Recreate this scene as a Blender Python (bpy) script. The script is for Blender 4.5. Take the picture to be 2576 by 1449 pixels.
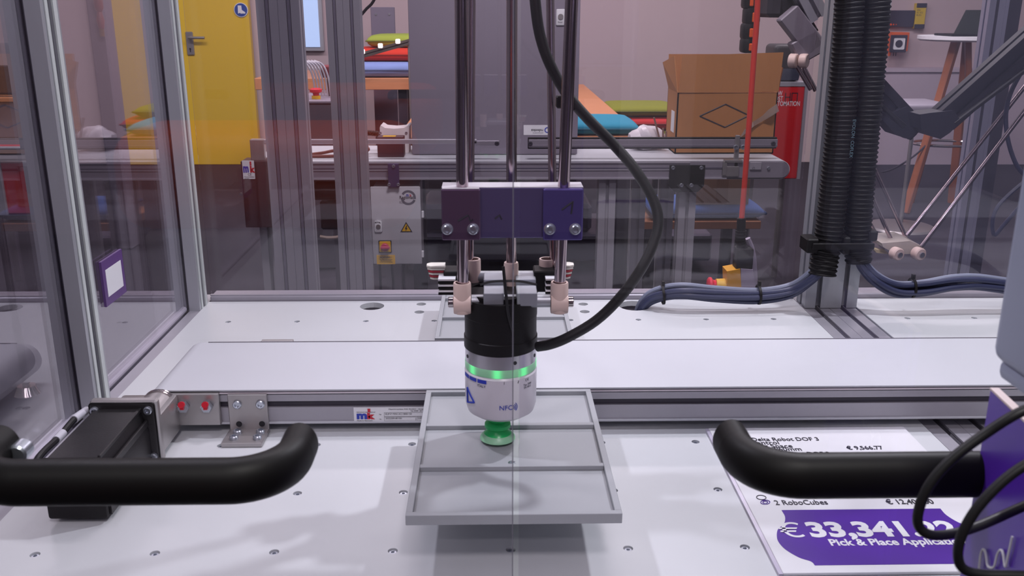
import bpy, bmesh, math, random
from mathutils import Vector, Matrix
random.seed(7)
PI = math.pi
for o in list(bpy.data.objects): bpy.data.objects.remove(o)
S = bpy.context.scene
COL = S.collection
# ------------------------------------------------------------------ camera
F = 2340.0
CAM = Vector((0, 0, 1.2926))
R3 = (Matrix.Rotation(-math.radians(1.256), 3, 'Z') @ Matrix.Rotation(PI/2-math.radians(16.92), 3, 'X')
      @ Matrix.Rotation(math.radians(.1), 3, 'Z'))
cd = bpy.data.cameras.new('camera'); cam = bpy.data.objects.new('camera', cd); COL.objects.link(cam)
cam.matrix_world = Matrix.Translation(CAM) @ R3.to_4x4()
cd.sensor_width = 36; cd.lens = 36*F/2576; cd.clip_start = .02; cd.clip_end = 60
S.camera = cam
cd.dof.use_dof = True; cd.dof.focus_distance = 1.45; cd.dof.aperture_fstop = 26
# ------------------------------------------------------------------ world and lights
W = bpy.data.worlds.new('world'); S.world = W; W.use_nodes = True
bg = W.node_tree.nodes['Background']; bg.inputs[0].default_value = (.80, .785, .86, 1); bg.inputs[1].default_value = .215
S.view_settings.view_transform = 'Standard'; S.view_settings.look = 'None'
S.view_settings.gamma = 1; S.view_settings.use_curve_mapping = False
S.view_settings.exposure = 0
def lamp(name, loc, aim, size, power, col, sy=None):
    d = bpy.data.lights.new(name, 'AREA'); d.size = size; d.energy = power; d.color = col
    if sy: d.shape = 'RECTANGLE'; d.size_y = sy
    o = bpy.data.objects.new(name, d); COL.objects.link(o); o.location = loc
    o.rotation_euler = (Vector(aim)-Vector(loc)).to_track_quat('-Z', 'Y').to_euler(); return o
lamp('enclosure_lamp', (.60, 1.16, 1.95), (.05, .8, .85), .045, 9.0, (.93, .95, 1))
lamp('enclosure_lamp', (-.50, .84, 1.95), (0, .9, .85), .045, 7.6, (.93, .95, 1))
lamp('unseen_hall_lamp', (.35, -.9, 3.1), (0, 1.4, .85), .30, 27, (1, .96, .94))  # unseen lamp behind the camera, there to light the front faces
for x in (-2.2, 0, 2.2):
    lamp('unseen_hall_lamp', (x, 5.0, 3.3), (x, 5.6, 0), 1.6, 62, (1, .93, .94), .5)
lamp('unseen_hall_lamp', (.2, 1.9, 3.3), (.2, 3.9, .5), .8, 60, (1, .95, .96), .4)  # unseen lamp put in to brighten the rear conveyor's camera-side faces
lamp('unseen_hall_lamp', (-1, -2.2, 3.3), (-1, -3.4, .8), 1.6, 64, (1, .95, .97), .5)

def ray(u, v): return R3 @ Vector(((u-1288)/F, -(v-724.5)/F, -1))
def on(u, v, z): d = ray(u, v); return CAM + d*((z-CAM.z)/d.z)
def at(u, v, y): d = ray(u, v); return CAM + d*(y/d.y)

# ------------------------------------------------------------------ materials
def s2l(c): return tuple((x/255/12.92 if x/255 <= .04045 else ((x/255+.055)/1.055)**2.4) for x in c)
MC = {}
def mat(name, rgb, rough=.5, metal=0., var=.05, scale=40., bump=0., coat=0., emit=None, es=0., trans=0., sss=0., stretch=None):
    if name in MC: return MC[name]
    m = bpy.data.materials.new(name); m.use_nodes = True; nt = m.node_tree; b = nt.nodes['Principled BSDF']
    c = s2l(rgb)
    tc = nt.nodes.new('ShaderNodeTexCoord'); mp = nt.nodes.new('ShaderNodeMapping'); nz = nt.nodes.new('ShaderNodeTexNoise')
    nz.inputs['Scale'].default_value = scale; nz.inputs['Detail'].default_value = 4
    if stretch: mp.inputs['Scale'].default_value = stretch
    nt.links.new(tc.outputs['Object'], mp.inputs[0]); nt.links.new(mp.outputs[0], nz.inputs['Vector'])
    mx = nt.nodes.new('ShaderNodeMix'); mx.data_type = 'RGBA'
    mx.inputs[6].default_value = (*[x*(1-var) for x in c], 1); mx.inputs[7].default_value = (*[min(1, x*(1+var)) for x in c], 1)
    nt.links.new(nz.outputs[0], mx.inputs[0]); nt.links.new(mx.outputs[2], b.inputs['Base Color'])
    b.inputs['Roughness'].default_value = rough; b.inputs['Metallic'].default_value = metal
    b.inputs['Coat Weight'].default_value = coat; b.inputs['Transmission Weight'].default_value = trans
    if sss: b.inputs['Subsurface Weight'].default_value = sss; b.inputs['Subsurface Radius'].default_value = (.01, .01, .01)
    if bump:
        bp = nt.nodes.new('ShaderNodeBump'); bp.inputs['Strength'].default_value = bump; bp.inputs['Distance'].default_value = .002
        nt.links.new(nz.outputs[0], bp.inputs['Height']); nt.links.new(bp.outputs[0], b.inputs['Normal'])
    if emit: b.inputs['Emission Color'].default_value = (*s2l(emit), 1); b.inputs['Emission Strength'].default_value = es
    MC[name] = m; return m
def glass(name, tint=(.93, .92, .95), k=1.0, base=.075, pw=4.6):
    m = bpy.data.materials.new(name); m.use_nodes = True; nt = m.node_tree; nt.nodes.clear(); N = nt.nodes.new; L = nt.links.new
    out = N('ShaderNodeOutputMaterial'); mix = N('ShaderNodeMixShader'); tr = N('ShaderNodeBsdfTransparent'); gl = N('ShaderNodeBsdfGlossy')
    tr.inputs[0].default_value = (*tint, 1); gl.inputs['Roughness'].default_value = .008; gl.inputs[0].default_value = (.97, .95, 1, 1)
    lw = N('ShaderNodeLayerWeight'); lw.inputs[0].default_value = .5
    p = N('ShaderNodeMath'); p.operation = 'POWER'; p.inputs[1].default_value = pw
    ma = N('ShaderNodeMath'); ma.operation = 'MULTIPLY_ADD'; ma.inputs[1].default_value = (1-base)*k; ma.inputs[2].default_value = base
    # fingerprints and wiping marks: faint extra gloss, slightly streaky
    tc = N('ShaderNodeTexCoord'); mp = N('ShaderNodeMapping'); mp.inputs['Scale'].default_value = (9, 9, 1.5); nz = N('ShaderNodeTexNoise')
    nz.inputs['Scale'].default_value = 1.0; nz.inputs['Detail'].default_value = 6
    L(tc.outputs['Object'], mp.inputs[0]); L(mp.outputs[0], nz.inputs['Vector'])
    ad = N('ShaderNodeMath'); ad.operation = 'MULTIPLY_ADD'; ad.inputs[1].default_value = .03
    L(lw.outputs['Facing'], p.inputs[0]); L(p.outputs[0], ma.inputs[0]); L(nz.outputs[0], ad.inputs[0]); L(ma.outputs[0], ad.inputs[2])
    L(ad.outputs[0], mix.inputs[0]); L(tr.outputs[0], mix.inputs[1]); L(gl.outputs[0], mix.inputs[2]); L(mix.outputs[0], out.inputs[0])
    return m
GL = glass('clear_pane', tint=(.965, .955, .975), k=.8, base=.02)
GLF = glass('door_pane', tint=(.955, .94, .965), k=.9, base=.027)
GLS = glass('side_pane', tint=(.95, .94, .965), k=1.0, base=.05, pw=3.3)
ALU = mat('anodised_aluminium', (178, 180, 186), .42, .55, .04, 300, .02, stretch=(1, 1, .05))
ALUD = mat('anodised_aluminium_grey', (164, 162, 170), .45, .3, .04, 300)
GROOVE = mat('groove_seal', (62, 60, 72), .6)
STEEL = mat('milled_steel', (172, 168, 168), .38, .75, .08, 60, .05)
CHROME = mat('polished_steel', (200, 190, 190), .12, 1, .03)
ZINC = mat('zinc_screw', (190, 195, 205), .28, .9)
DARK = mat('socket_dark', (30, 28, 34), .6)
WHITE = mat('white_laminate', (204, 207, 210), .33, 0, .02, 12)
BELT = mat('white_belt', (194, 196, 202), .5, 0, .02, 20)
BLACK = mat('black_plastic', (13, 11, 12), .5, 0, .1, 200)
BLACK.node_tree.nodes['Principled BSDF'].inputs['Specular IOR Level'].default_value = .25
BLACKM = mat('black_motor_paint', (26, 24, 26), .42, .1, .1, 500, .08)
RUBBER = mat('black_rubber', (16, 15, 18), .5)
TRAY = mat('grey_printed_plastic', (158, 161, 165), .5, 0, .02, 80)
CREAM = mat('cream_plastic', (222, 196, 186), .45)
GWHITE = mat('gripper_white', (214, 210, 218), .3, 0, .02)
GREEN = mat('green_silicone', (18, 188, 96), .3, 0, .08, 100)
GREENP = mat('pale_green_silicone', (150, 205, 165), .35, 0, .05)
BLUEP = mat('blue_print', (38, 60, 170), .5)
REDP = mat('red_print', (196, 30, 52), .5)
INK = mat('dark_ink', (40, 38, 50), .5)
GREYINK = mat('grey_ink', (90, 92, 105), .5)
PAPER = mat('white_label', (226, 226, 230), .45)
YEL = mat('yellow_label', (226, 176, 30), .5)
PURPLE = mat('purple_print', (78, 30, 150), .35, 0, .03)
WOOD = mat('beech_wood', (196, 132, 92), .5, 0, .14, 6, .05, stretch=(1, 12, 12))
CARD = mat('cardboard', (168, 112, 62), .8, 0, .1, 14, .1, stretch=(8, 8, 1))
CABLE = mat('blue_grey_cable', (46, 51, 80), .42, 0, .05)
CABLEL = mat('light_grey_cable', (120, 126, 146), .42, 0, .05)

# ------------------------------------------------------------------ mesh builder
class MB:
    def __init__(s): s.b = bmesh.new()
    def _xf(s, vs, M):
        if M is not None: bmesh.ops.transform(s.b, matrix=M, verts=vs)
    def box(s, x0, x1, y0, y1, z0, z1, bev=0, seg=1, M=None):
        r = bmesh.ops.create_cube(s.b, size=1)['verts']
        for v in r: v.co = Vector(((x0+x1)/2+v.co.x*(x1-x0), (y0+y1)/2+v.co.y*(y1-y0), (z0+z1)/2+v.co.z*(z1-z0)))
        if bev:
            e = list({e for v in r for e in v.link_edges})
            q = bmesh.ops.bevel(s.b, geom=e, offset=bev, segments=seg, affect='EDGES', profile=.5)
            r = list({v for f in q['faces'] for v in f.verts} | {v for v in r if v.is_valid})
        s._xf(r, M); return s
    def lathe(s, prof, c=(0, 0, 0), ax=(0, 0, 1), n=24, a0=0., a1=2*PI):
        c = Vector(c); q = Vector((0, 0, 1)).rotation_difference(Vector(ax).normalized()); full = abs(a1-a0-2*PI) < 1e-6
        rings = []
        for r, z in prof:
            if r < 1e-7: rings.append([s.b.verts.new(c+q@Vector((0, 0, z)))]*(n if full else n+1)); continue
            rings.append([s.b.verts.new(c+q@Vector((r*math.cos(a0+(a1-a0)*i/n), r*math.sin(a0+(a1-a0)*i/n), z))) for i in range(n if full else n+1)])
        for A, B in zip(rings, rings[1:]):
            for i in range(n):
                j = (i+1) % n if full else i+1
                vs = []
                for v in (A[i], A[j], B[j], B[i]):
                    if v not in vs: vs.append(v)
                if len(vs) > 2:
                    try: s.b.faces.new(vs)
                    except ValueError: pass
        return s
    def cyl(s, p0, p1, r, n=16, r1=None, bev=0):
        p0 = Vector(p0); p1 = Vector(p1); L = (p1-p0).length; r1 = r if r1 is None else r1
        pr = [(0, 0), (r-bev, 0)] + ([(r, bev), (r1, L-bev)] if bev else [(r1, L)]) + ([(r1-bev, L)] if bev else []) + [(0, L)]
        return s.lathe(pr, p0, p1-p0, n)
    def tube(s, pts, r, n=10, close=False, res=0):
        P = [Vector(p) for p in pts]
        if res: P = spline(P, res)
        R = r if callable(r) else (lambda i, N: r)
        rings = []; t = (P[1]-P[0]).normalized(); nrm = t.orthogonal().normalized()
        for i, p in enumerate(P):
            t2 = (P[min(i+1, len(P)-1)]-P[max(i-1, 0)]).normalized()
            nrm = t.rotation_difference(t2) @ nrm; t = t2; bn = t.cross(nrm); rr = R(i, len(P))
            rings.append([s.b.verts.new(p+(nrm*math.cos(2*PI*k/n)+bn*math.sin(2*PI*k/n))*rr) for k in range(n)])
        for A, B in zip(rings, rings[1:]):
            for k in range(n): s.b.faces.new((A[k], A[(k+1) % n], B[(k+1) % n], B[k]))
        s.b.faces.new(list(reversed(rings[0]))); s.b.faces.new(rings[-1]); return s
    def prism(s, poly, h0, h1, M=None):
        a = [s.b.verts.new((x, y, h0)) for x, y in poly]; b = [s.b.verts.new((x, y, h1)) for x, y in poly]
        n = len(poly)
        s.b.faces.new(list(reversed(a))); s.b.faces.new(b)
        for i in range(n): s.b.faces.new((a[i], a[(i+1) % n], b[(i+1) % n], b[i]))
        s._xf(a+b, M); return s
    def faces(s, V, Fs):
        v = [s.b.verts.new(p) for p in V]
        for f in Fs: s.b.faces.new([v[i] for i in f])
        return s
    def add(s, o):
        me = bpy.data.meshes.new('t'); o.b.to_mesh(me); s.b.from_mesh(me); bpy.data.meshes.remove(me); return s
def spline(P, res):
    out = []
    Q = [P[0]*2-P[1]]+P+[P[-1]*2-P[-2]]
    for i in range(1, len(Q)-2):
        a, b, c, d = Q[i-1], Q[i], Q[i+1], Q[i+2]
        for k in range(res):
            t = k/res
            out.append(.5*((2*b)+(c-a)*t+(2*a-5*b+4*c-d)*t*t+(3*b-a-3*c+d)*t**3))
    out.append(P[-1]); return out
def finish(mb, name, m, off=(0, 0, 0), ang=35):
    bmesh.ops.recalc_face_normals(mb.b, faces=mb.b.faces)
    me = bpy.data.meshes.new(name); mb.b.to_mesh(me); mb.b.free()
    me.transform(Matrix.Translation(-Vector(off)))
    me.shade_smooth(); me.set_sharp_from_angle(angle=math.radians(ang)); me.materials.append(m)
    return me
def tag(o, label=None, cat=None, group=None, kind=None):
    if label: o['label'] = label
    if cat: o['category'] = cat
    if group: o['group'] = group
    if kind: o['kind'] = kind
    return o
class T:
    """a thing: an Empty at its base; parts given in world coordinates (or local when the thing is turned)"""
    def __init__(s, name, label, cat, loc=(0, 0, 0), group=None, M=None):
        s.o = bpy.data.objects.new(name, None); COL.objects.link(s.o); s.o.empty_display_size = .05
        s.loc = Vector(loc); s.local = M is not None
        if M is not None: s.o.matrix_world = M
        else: s.o.location = loc
        tag(s.o, label, cat, group)
    def p(s, name, mb, m, parent=None, label=None, kind=None, ang=35):
        me = finish(mb, name, m, (0, 0, 0) if s.local else s.loc, ang)
        o = bpy.data.objects.new(name, me); COL.objects.link(o); o.parent = parent or s.o
        tag(o, label, None, None, kind); return o
    def t(s, name, body, size, M, m, parent=None, bold=0., ax='LEFT', sx=1., label=None, ls=1.):
        o = bpy.data.objects.new(name, txt(body, size, M, m, (0, 0, 0) if s.local else s.loc, bold, ax, sx, ls))
        COL.objects.link(o); o.parent = parent or s.o; tag(o, label); return o
FIT = [None]
def txt(body, size, M, m, off, bold, ax, sx, ls=1.):
    cu = bpy.data.curves.new('txt', 'FONT'); cu.body = body; cu.size = size; cu.offset = bold; cu.align_x = ax; cu.space_line = ls
    cu.resolution_u = 3; cu.extrude = .00006
    ob = bpy.data.objects.new('txt', cu); COL.objects.link(ob)
    me = bpy.data.meshes.new_from_object(ob, depsgraph=bpy.context.evaluated_depsgraph_get())
    bpy.data.objects.remove(ob); bpy.data.curves.remove(cu)
    if FIT[0]:
        w_ = max(v.co.x for v in me.vertices); sx = FIT[0]/w_; FIT[0] = None
    me.transform(Matrix.Translation(-Vector(off)) @ M @ Matrix.Diagonal((sx, 1, 1, 1))); me.materials.clear(); me.materials.append(m); return me
def MF(o, x, y):
    """matrix of a plane with origin o, x to the right, y up"""
    x = Vector(x).normalized(); y = Vector(y).normalized(); z = x.cross(y)
    M = Matrix((x, y, z)).transposed().to_4x4(); M.translation = Vector(o); return M
XZ = lambda x, y, z: MF((x, y, z), (1, 0, 0), (0, 0, 1))      # faces the camera (-Y)
XY = lambda x, y, z: MF((x, y, z), (1, 0, 0), (0, 1, 0))      # lies flat
def mesh1(name, mb, m, label=None, cat=None, group=None, kind=None, loc=(0, 0, 0)):
    o = bpy.data.objects.new(name, finish(mb, name, m, loc)); COL.objects.link(o); o.location = loc
    return tag(o, label, cat, group, kind)
# T-slot aluminium profile, cross-section of nx by ny modules of size u
def slot_poly(nx=1, ny=1, u=.04):
    W_, H_ = nx*u, ny*u; w, d, wi, lip = u*.1, u*.30, u*.22, u*.06
    def side(n, L):
        pts = [(0, 0)]
        for i in range(n):
            c = (i+.5)*u
            pts += [(c-w, 0), (c-w, lip), (c-wi, lip), (c-wi*.6, d), (c+wi*.6, d), (c+wi, lip), (c+w, lip), (c+w, 0)]
            if i < n-1: pts += [(c+u/2-.0006, 0), (c+u/2, .0012), (c+u/2+.0006, 0)]
        return pts
    out = []
    out += [(x, y) for x, y in side(nx, W_)]
    out += [(W_-y, x) for x, y in side(ny, H_)]
    out += [(W_-x, H_-y) for x, y in side(nx, W_)]
    out += [(y, H_-x) for x, y in side(ny, H_)]
    return out
def prof_z(x, y, z0, z1, nx=1, ny=1, u=.04): return MB().prism(slot_poly(nx, ny, u), z0, z1, Matrix.Translation((x, y, 0)))
def prof_y(x, z, y0, y1, nx=1, ny=1, u=.04):   # x,z lower-left corner
    M = Matrix(((1, 0, 0, x), (0, 0, 1, 0), (0, 1, 0, z), (0, 0, 0, 1))); return MB().prism(slot_poly(nx, ny, u), y0, y1, M)
def prof_x(y, z, x0, x1, nx=1, ny=1, u=.04):
    M = Matrix(((0, 0, 1, 0), (1, 0, 0, y), (0, 1, 0, z), (0, 0, 0, 1))); return MB().prism(slot_poly(nx, ny, u), x0, x1, M)
def screw_head(c, ax, r=.004, h=.003, m=None):
    """socket-head screw: dished top with a hexagonal socket"""
    mb = MB(); mb.lathe([(0, h*.45), (r*.45, h*.45), (r*.5, h), (r*.82, h), (r, h*.75), (r, 0), (0, 0)], c, ax, 14); return mb

TZ = .85
# ================================================================== THE SETTING
mesh1('floor', MB().box(-6, 7, -4.5, 8.2, -.05, 0), mat('dark_carpet', (42, 36, 48), .95, 0, .35, 400, .3), kind='structure')
WALLM = mat('white_wall', (188, 169, 172), .7, 0, .02, 3)
mesh1('wall_back', MB().box(-6, 7, 7.95, 8.1, 0, 3), WALLM, kind='structure')
mesh1('wall_front', MB().box(-6, 7, -4.6, -4.5, 0, 3), mat('hall_wall', (120, 108, 122), .7), kind='structure')
# dark wall strip left of the yellow door and the door itself
dr = T('door_1', None, None, (-2.62, 7.9, 0)); tag(dr.o, kind='structure')
YD = mat('yellow_door_paint', (224, 186, 58), .35, 0, .04, 2)
x0 = at(262, 300, 7.86).x; x1 = at(646, 300, 7.86).x
dr.p('door_panel', MB().box(x0, x1, 7.86, 7.93, .0, 2.3, .004), YD)
dr.p('door_panel', MB().box(x0-.02, x0-.005, 7.85, 7.93, 0, 2.3), mat('door_frame_dark', (60, 50, 60), .6))
hx, hz = at(477, 112, 7.84).x, at(477, 112, 7.84).z
hd = dr.p('door_plate', MB().box(hx-.03, hx+.03, 7.845, 7.86, hz-.085, hz+.1, .006), STEEL)
hb = at(475, 95, 7.8); dr.p('door_handle', MB().tube([hb+Vector((0, .05, 0)), hb, hb+Vector((.02, 0, 0)), hb+Vector((.125, 0, 0))], .011, 12), STEEL, hd)
dr.p('keyhole', MB().cyl((hx, 7.843, hz-.035), (hx, 7.846, hz-.035), .008).box(hx-.004, hx+.004, 7.843, 7.846, hz-.06, hz-.035), DARK, hd)
bs = at(606, 25, 7.85)
st = dr.p('safety_sign', MB().cyl(bs, bs+Vector((0, .008, 0)), .056, 32), PAPER)
dr.p('sign_disc', MB().cyl(bs-Vector((0, .002, 0)), bs, .051, 32), mat('sign_blue', (40, 70, 150), .5), st)
bt = [(-.022, .034), (.006, .034), (.008, .0), (.034, -.018), (.034, -.028), (-.004, -.028), (-.008, -.022), (-.024, -.028)]
dr.p('boot_symbol', MB().prism(bt, 0, .001, XZ(bs.x, bs.y-.003, bs.z)), PAPER, st)
# counter panel along the right of the back wall
pl = mesh1('trim_1', MB().box(at(2180, 300, 7.9).x, 6.5, 7.80, 7.95, 0, at(2300, 176, 7.8).z).box(at(2180, 300, 7.9).x, 6.5, 7.78, 7.95, at(2300, 181, 7.8).z, at(2300, 172, 7.78).z), mat('counter_panel', (186, 172, 184), .6), kind='structure')
# window far behind the posts
wn = T('window_1', None, None, (at(780, 70, 7.9).x, 7.9, .9)); tag(wn.o, kind='structure')
a = at(760, 118, 7.92); b = at(800, 0, 7.92)
wn.p('window_frame', MB().box(a.x-.03, b.x+.03, 7.9, 7.95, a.z-.03, 2.2), ALU)
wn.p('window_pane', MB().box(a.x, b.x, 7.89, 7.9, a.z, 2.15), mat('daylight_pane', (150, 180, 215), .2, emit=(170, 190, 220), es=1.0))

# ================================================================== ENCLOSURE
XL, XR = -.442, .477
def build_plate(x0, x1, y0, y1, holes, name):
    mb = MB().box(x0, x1, y0, y1, TZ-.008, TZ, .0006)
    me = finish(mb, name, WHITE); o = bpy.data.objects.new(name, me); COL.objects.link(o)
    cb = MB()
    for x, y, r in holes: cb.cyl((x, y, TZ-.03), (x, y, TZ+.02), r, 20)
    bmesh.ops.recalc_face_normals(cb.b, faces=cb.b.faces)
    cm = bpy.data.meshes.new('cut'); cb.b.to_mesh(cm); co = bpy.data.objects.new('cut', cm); COL.objects.link(co)
    md = o.modifiers.new('b', 'BOOLEAN'); md.object = co; md.operation = 'DIFFERENCE'; md.solver = 'EXACT'; bpy.context.view_layer.update()
    dg_ = bpy.context.evaluated_depsgraph_get(); me2 = bpy.data.meshes.new_from_object(o.evaluated_get(dg_), depsgraph=dg_)
    me2.name = name; bpy.data.objects.remove(o); bpy.data.objects.remove(co)
    return me2
enc = T('machine_enclosure', 'glazed aluminium profile enclosure with a white bolted table plate inside', 'enclosure', (0, .9, 0))
def enc_mesh(name, me, parent=None, label=None):
    me.transform(Matrix.Translation((0, -.9, 0))); me.materials.clear(); me.materials.append(WHITE)
    o = bpy.data.objects.new(name, me); COL.objects.link(o); o.parent = parent or enc.o
    if label: o['label'] = label
    return o
cols = [.0145+.1*k for k in range(-4, 5)]; rows = [.6912+.1*j for j in range(7)]
rows[1] = .7902; rows[2] = .8917; rows[6] = 1.2917
small = [(x, y) for y in rows for x in cols]
big = [(-.1849, 1.362, .0185), (-.1101, 1.3714, .0075), (-.1103, 1.3325, .0075), (.1402, 1.3674, .0075), (.1391, 1.3303, .0075), (.218, 1.358, .024)]
me = build_plate(XL, XR-.002, .50, 1.389, [(x, y, .0042) for x, y in small]+big, 'table_plate')
pl1 = enc_mesh('table_plate', me, label='white table plate with a grid of screws and cable holes')
def screws(parent, pts):
    base = MB().lathe([(0, -.0028), (.0014, -.0028), (.0016, -.0012), (.0031, -.0012), (.0039, -.0035), (.0039, -.006), (0, -.006)], (0, 0, 0), (0, 0, 1), 12)
    sm = finish(base, 'screw', ZINC)
    for x, y in pts:
        o = bpy.data.objects.new('screw', sm); COL.objects.link(o); o.parent = parent; o.location = (x, y-.9, TZ)
screws(pl1, small)
s2 = [(.614+.1*k, y) for y in rows for k in range(0, 5)]
me = build_plate(.559, 1.2, .50, 1.389, [(x, y, .0042) for x, y in s2], 'table_plate')
pl2 = enc_mesh('table_plate', me, label='white table plate of the right-hand module')
screws(pl2, s2)
# base frame (profiles along the depth, then across)
enc.p('base_profile', prof_y(XL-.04, TZ-.041, .44, 1.43), ALUD)
enc.p('base_profile', prof_y(XR, TZ-.042, .44, 1.43, 2, 1), ALUD, label='double-width slotted aluminium profile between the two table plates')
enc.p('base_profile', prof_y(1.2, TZ-.042, .44, 1.43, 1, 1), ALUD)
enc.p('base_profile', prof_x(.44, TZ-.10, XL-.04, 1.24), ALUD)
enc.p('base_profile', prof_x(1.39, TZ-.05, XL-.04, 1.24), ALUD)
enc.p('base_panel', MB().box(XL-.03, 1.23, .47, 1.42, TZ-.62, TZ-.60), ALUD)
enc.p('base_rail', MB().box(XL+.002, XR-.001, 1.392, 1.425, TZ-.01, TZ+.0075, .0015).box(XL+.002, XR-.001, 1.394, 1.40, TZ+.0075, TZ+.0095), mat('rail_pink_grey', (160, 156, 166), .4, .4), label='low pinkish grey rail under the rear pane')
enc.p('base_rail', MB().box(XR+.083, 1.2, 1.392, 1.425, TZ-.01, TZ+.0075, .0015), MC['rail_pink_grey'])
for x in (XL-.04, XR, XR+.04, 1.2):
    for y in (.48, 1.345):
        if y < 1: enc.p('leg', prof_z(x, y, 0, TZ-.10), ALU)
        else: enc.p('leg', prof_z(x, y, 0, TZ-.05), ALU)
# upright posts above the table
PB = 1.345
for x, y in ((XL-.04, PB), (XL-.04, .962), (XR+.001, PB), (XR+.041, PB), (1.2, PB)):
    enc.p('post', prof_z(x, y, TZ-.001, 2.2), ALU, label='slotted aluminium post with dark seal in its groove')
for x, y in ((XL-.02, PB), (XL-.02, .962)):
    enc.p('groove_seal', MB().box(x-.0035, x+.0005, y+.001, y+.006, TZ, 2.2).box(x+.0015, x+.0035, y+.003, y+.006, TZ, 2.2), GROOVE)
# light inner cover strips of the left wall posts
for y in (.962, PB):
    enc.p('cover_strip', MB().box(XL+.0002, XL+.0012, y+.008, y+.014, TZ, 2.2).box(XL+.0002, XL+.0022, y+.024, y+.032, TZ, 2.2), mat('pale_strip', (205, 212, 210), .4, .2))
enc.p('top_profile', prof_x(PB, 2.2, XL-.04, 1.24), ALU)
enc.p('top_profile', prof_y(XL-.04, 2.2, .44, PB), ALU)
enc.p('top_profile', prof_y(XR, 2.2, .44, PB, 2, 1), ALU)
enc.p('top_profile', prof_x(.44, 2.24, XL-.04, 1.24), ALU)
# wall panes
pn = []
pn.append(enc.p('pane', MB().box(XL-.022, XL-.018, 1.002, PB, TZ-.004, 2.2), GLS, label='left wall pane between the two posts'))
pn.append(enc.p('pane', MB().box(XL-.022, XL-.018, .48, .962, TZ-.004, 2.2), GLS, label='left wall pane nearest the doors'))
pn.append(enc.p('pane', MB().box(XL, XR, 1.405, 1.409, TZ+.004, 2.2), GL, label='rear pane behind the white table plate'))
pn.append(enc.p('pane', MB().box(XR+.083, 1.2, 1.405, 1.409, TZ+.004, 2.2), GL, label='rear pane of the right-hand module'))
enc.p('pane_seal', MB().tube([(XL-.024, 1.0, TZ+.002), (XL-.024, PB, TZ+.002)], .0045, 10), mat('seal_pale', (205, 200, 210), .35))
enc.p('pane_seal', MB().tube([(XL-.024, .50, TZ+.002), (XL-.024, .96, TZ+.002)], .0045, 10), MC['seal_pale'])
# printed card stuck on the outside of the left wall pane
q0, q1 = on(238, 680, TZ), None
def leftx(u, v):  # point on the left pane plane
    d = ray(u, v); return CAM+d*((XL-.024)/d.x)
A, B_, C_, D_ = leftx(233, 658), leftx(287, 632), leftx(300, 738), leftx(248, 768)
sy0, sy1 = (A.y+D_.y)/2, (B_.y+C_.y)/2; sz1, sz0 = (A.z+B_.z)/2+.001, (C_.z+D_.z)/2
cardp = enc.p('wall_card', MB().box(XL-.0175, XL-.0145, sy0, sy1, sz0, sz1), mat('card_purple', (92, 62, 120), .4), label='small purple bordered card on the left pane')
enc.p('card_face', MB().box(XL-.0145, XL-.0141, sy0+.008, sy1-.008, sz0+.01, sz1-.012), PAPER, cardp)
# front door leaves with bar handles
DYG = .440
for s, xa, xb in ((-1, XL+.002, .0105), (1, .0135, XR-.002)):
    lf = enc.p('door_leaf', MB().box(xa, xb, DYG, DYG+.005, TZ-.05, 2.2), GLF, label='left clear door leaf' if s < 0 else 'right clear door leaf')
    if s < 0: enc.p('polished_edge', MB().box(.0100, .0104, DYG+.0001, DYG+.0049, TZ-.05, 2.2), mat('pane_edge', (120, 120, 132), .4), lf)
    xi = at(756, 1105, DYG).x if s < 0 else at(1836, 1105, DYG).x; xo = xi+s*.1520
    zc = 1.0755; yb = .4000; rb = .027
    def corner(x, sgn):
        return [Vector((x+sgn*rb*(1-math.cos(t)), yb+rb*(1-math.sin(t)), zc)) for t in [i*PI/24 for i in range(13)]]
    pts = [Vector((xi, DYG-.0005, zc)), Vector((xi, DYG-.014, zc))]+corner(xi, s)+list(reversed(corner(xo, -s)))+[Vector((xo, DYG-.014, zc)), Vector((xo, DYG-.0005, zc))]
    mb = MB(); rings = []
    for k, p in enumerate(pts):
        t = (pts[min(k+1, len(pts)-1)]-pts[max(k-1, 0)]).normalized(); nn_ = t.cross(Vector((0, 0, 1)))
        rings.append([mb.b.verts.new(p+nn_*.0092*math.cos(a)+Vector((0, 0, .0116))*math.sin(a)) for a in [2*PI*q/28 for q in range(28)]])
    for A, B in zip(rings, rings[1:]):
        for q in range(28): mb.b.faces.new((A[q], A[(q+1) % 28], B[(q+1) % 28], B[q]))
    mb.b.faces.new(rings[0]); mb.b.faces.new(rings[-1])
    enc.p('door_handle', mb, BLACK, lf, label='thick black bar handle')
    xx = xo+.0105 if s < 0 else xi-.0065
    if s < 0: enc.p('mounting_nut', MB().cyl((xx, DYG-.010, zc+(-.001 if s < 0 else .005)), (xx, DYG, zc+(-.001 if s < 0 else .005)), .0052, 16, bev=.001), ZINC, lf)

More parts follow.
